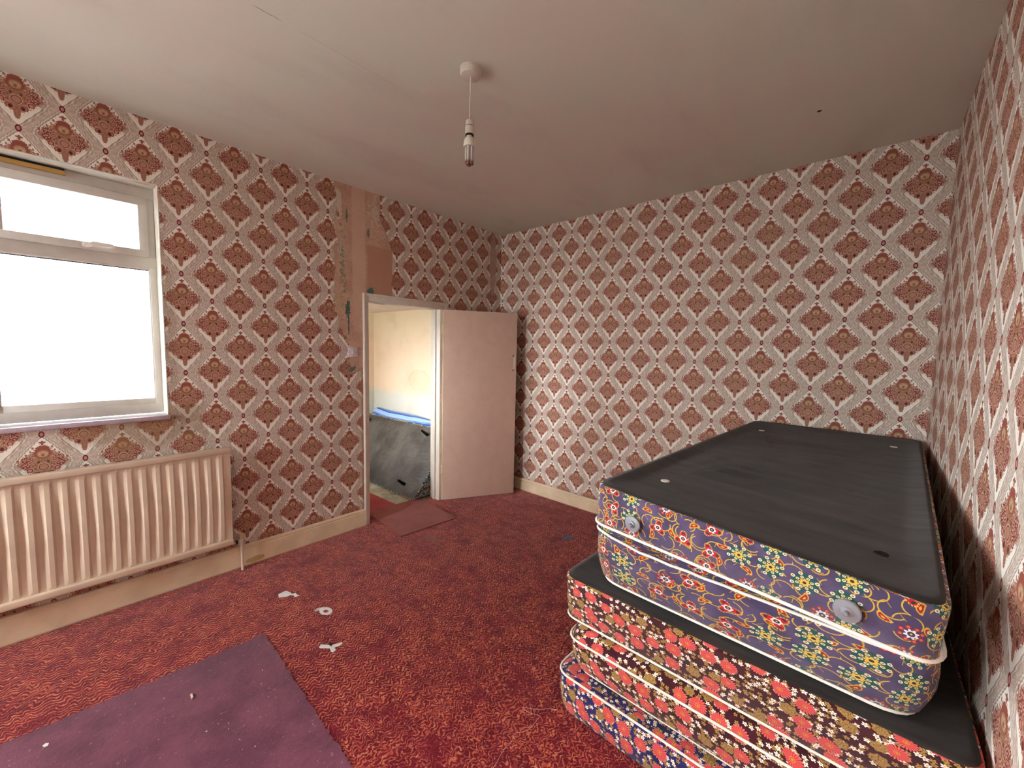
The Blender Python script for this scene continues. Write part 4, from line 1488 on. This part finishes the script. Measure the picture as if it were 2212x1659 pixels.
s6 = 6.38
o = scrap('paper_scrap', [(560 + a / s6, 1240 + b / s6) for a, b in ((262, 285), (330, 255), (370, 242), (420, 252), (455, 282), (500, 272), (525, 290), (565, 300), (520, 322), (490, 318), (470, 298), (430, 300), (385, 312), (320, 325), (272, 336))], 'paper_white', 0.001, 0.0015, 0.002)
tag(o, 'torn crinkled white paper scrap on the red carpet, farthest left piece of litter', 'paper')
# ring with tail
out_, in_ = [], []
for k in range(26):
    a = math.radians(200 - k * 14.4)
    out_.append((560 + (918 + 90 * math.cos(a)) / s6, 1240 + (515 + 53 * math.sin(a)) / s6))
    in_.append((560 + (918 + 38 * math.cos(a)) / s6, 1240 + (517 + 22 * math.sin(a)) / s6))
bm = bmesh.new()
O1 = [bm.verts.new((*FLR(*q).xy, 0.001)) for q in out_[:-1]]
O2 = [bm.verts.new((*FLR(*q).xy, 0.003)) for q in out_[:-1]]
I1 = [bm.verts.new((*FLR(*q).xy, 0.001)) for q in in_[:-1]]
I2 = [bm.verts.new((*FLR(*q).xy, 0.003)) for q in in_[:-1]]
k_ = len(O1)
for i in range(k_):
    j = (i + 1) % k_
    bm.faces.new((O2[i], O2[j], I2[j], I2[i]))
    bm.faces.new((O1[i], I1[i], I1[j], O1[j]))
    bm.faces.new((O1[i], O1[j], O2[j], O2[i]))
    bm.faces.new((I1[i], I2[i], I2[j], I1[j]))
tl = [(560 + a / s6, 1240 + b / s6) for a, b in ((765, 528), (800, 488), (860, 466), (930, 463), (920, 495), (870, 500), (820, 505))]
ta = [bm.verts.new((*FLR(*q).xy, 0.0012)) for q in tl]
tb = [bm.verts.new((*FLR(*q).xy, 0.0031 + (0.006 if i < 2 else 0))) for i, q in enumerate(tl)]
for i in range(len(tl)):
    j = (i + 1) % len(tl)
    bm.faces.new((ta[i], ta[j], tb[j], tb[i]))
bm.faces.new(ta[::-1])
bm.faces.new(tb)
o = bm_obj('paper_ring', bm, 'paper_white')
tag(o, 'white curled loop of card with a pointed tail lying on the red carpet', 'paper')
fan = tag(empty('plastic_clip', FLR(715, 1398)), 'white three-armed plastic clip with a black hub on the red carpet', 'litter')
for nm, pix in (('arm', ((822, 1018), (855, 982), (950, 985), (990, 1005), (960, 1028), (850, 1028))), ('arm', ((1000, 990), (1140, 950), (1150, 962), (1110, 995), (1030, 1022), (1000, 1015))), ('arm', ((968, 1020), (1020, 1005), (1058, 1055), (1015, 1087), (990, 1075)))):
    a_ = scrap(nm, [(560 + a / s6, 1240 + b / s6) for a, b in pix], 'paper_white', 0.002, 0.003)
    set_parent(a_, fan)
pc = FLR(560 + 985 / s6, 1240 + 985 / s6)
lathe('hub', [(0.0, 0.0), (0.007, 0.0), (0.0065, 0.008), (0.0, 0.009)], (pc.x, pc.y, 0.003), 'dark', fan, (0, 0, 1), 16)
s7 = 9.217
o = scrap('blue_scrap', [(1180 + a / s7, 1000 + b / s7) for a, b in ((310, 1530), (345, 1500), (410, 1470), (480, 1465), (580, 1490), (570, 1500), (500, 1530), (440, 1500), (400, 1530), (365, 1562))], 'bluescrap', 0.001, 0.0015, 0.003)
tag(o, 'small folded slate blue scrap on the carpet near the far skirting', 'litter')
o = scrap('paper_flake', [(92, 1614), (98, 1609), (106, 1608), (104, 1613), (96, 1617)], 'paper_white', 0.0045, 0.002)
tag(o, 'tiny white flake on the mauve carpet piece near the bottom left corner', 'litter')
o = scrap('clear_fitting', [(411, 1505), (415, 1502), (418, 1510), (414, 1514)], 'oldpl', 0.0045, 0.006)
tag(o, 'small clear fitting on the middle of the mauve carpet piece', 'litter')
# loose thread
tp = [(2.345, 1.428), (2.313, 1.408), (2.279, 1.373), (2.225, 1.337), (2.232, 1.331), (2.262, 1.334), (2.300, 1.350), (2.306, 1.335), (2.307, 1.264), (2.277, 1.218), (2.289, 1.188), (2.291, 1.124), (2.307, 1.057), (2.300, 0.95)]
dense = []
for i in range(len(tp) - 1):
    for q in range(4):
        t = q / 4
        P0, P1, P2, P3_ = tp[max(0, i - 1)], tp[i], tp[i + 1], tp[min(len(tp) - 1, i + 2)]
        dense.append(tuple(0.5 * ((2 * P1[k]) + (-P0[k] + P2[k]) * t + (2 * P0[k] - 5 * P1[k] + 4 * P2[k] - P3_[k]) * t * t + (-P0[k] + 3 * P1[k] - 3 * P2[k] + P3_[k]) * t ** 3) for k in (0, 1)) + (0.0018,))
o = tube('loose_thread', dense, 0.0008, 'thread', None, 6)
tag(o, 'long pale loose thread trailing over the carpet from the mattress corner', 'thread')
# crumbs, uncountable
bm = bmesh.new()
rnd = random.Random(11)
spots = [(462, 1345, 1.8, 0), (282, 1385, 2.2, 0), (446, 1583, 2.2, 1), (494, 1565, 1.6, 1), (567, 1450, 1.5, 1), (551, 1615, 1.4, 1), (580, 1508, 1.0, 1), (1136, 1318, 1.6, 0), (1128, 1387, 1.8, 0), (1131, 1349, 1.3, 0), (1143, 1410, 2.0, 0), (1155, 1444, 2.0, 0), (1167, 1455, 1.5, 0), (755, 1490, 1.6, 0), (665, 1475, 1.6, 0), (1187, 1405, 1.2, 0), (1068, 1640, 1.2, 0), (1234, 1130, 1.5, 0), (676, 1567, 1.3, 1)]
for k in range(70):
    spots.append((rnd.uniform(250, 740), rnd.uniform(1460, 1650), rnd.uniform(0.3, 0.9), 1))
for k in range(60):
    spots.append((rnd.uniform(420, 1200), rnd.uniform(1180, 1640), rnd.uniform(0.3, 0.9), 0))
for px_, py_, sz, on in spots:
    p = FLR(px_, py_)
    if on and not (p.x > 0.86 and p.y < 0.71):
        on = 0
    r_ = 0.0014 * sz
    z_ = (0.0052 if on else 0.0008) + r_ * 0.5
    mtx = Matrix.Translation((p.x, p.y, z_)) @ Matrix.Rotation(rnd.uniform(0, 3), 4, 'Z') @ Matrix.Diagonal((r_ * rnd.uniform(0.8, 1.9), r_, r_ * 0.6, 1))
    bmesh.ops.create_icosphere(bm, subdivisions=1, radius=1.0, matrix=mtx)
o = bm_obj('carpet_crumbs', bm, 'paper_white')
tag(o, 'scattered pale crumbs and dust specks over the carpet', 'debris', kind='stuff')
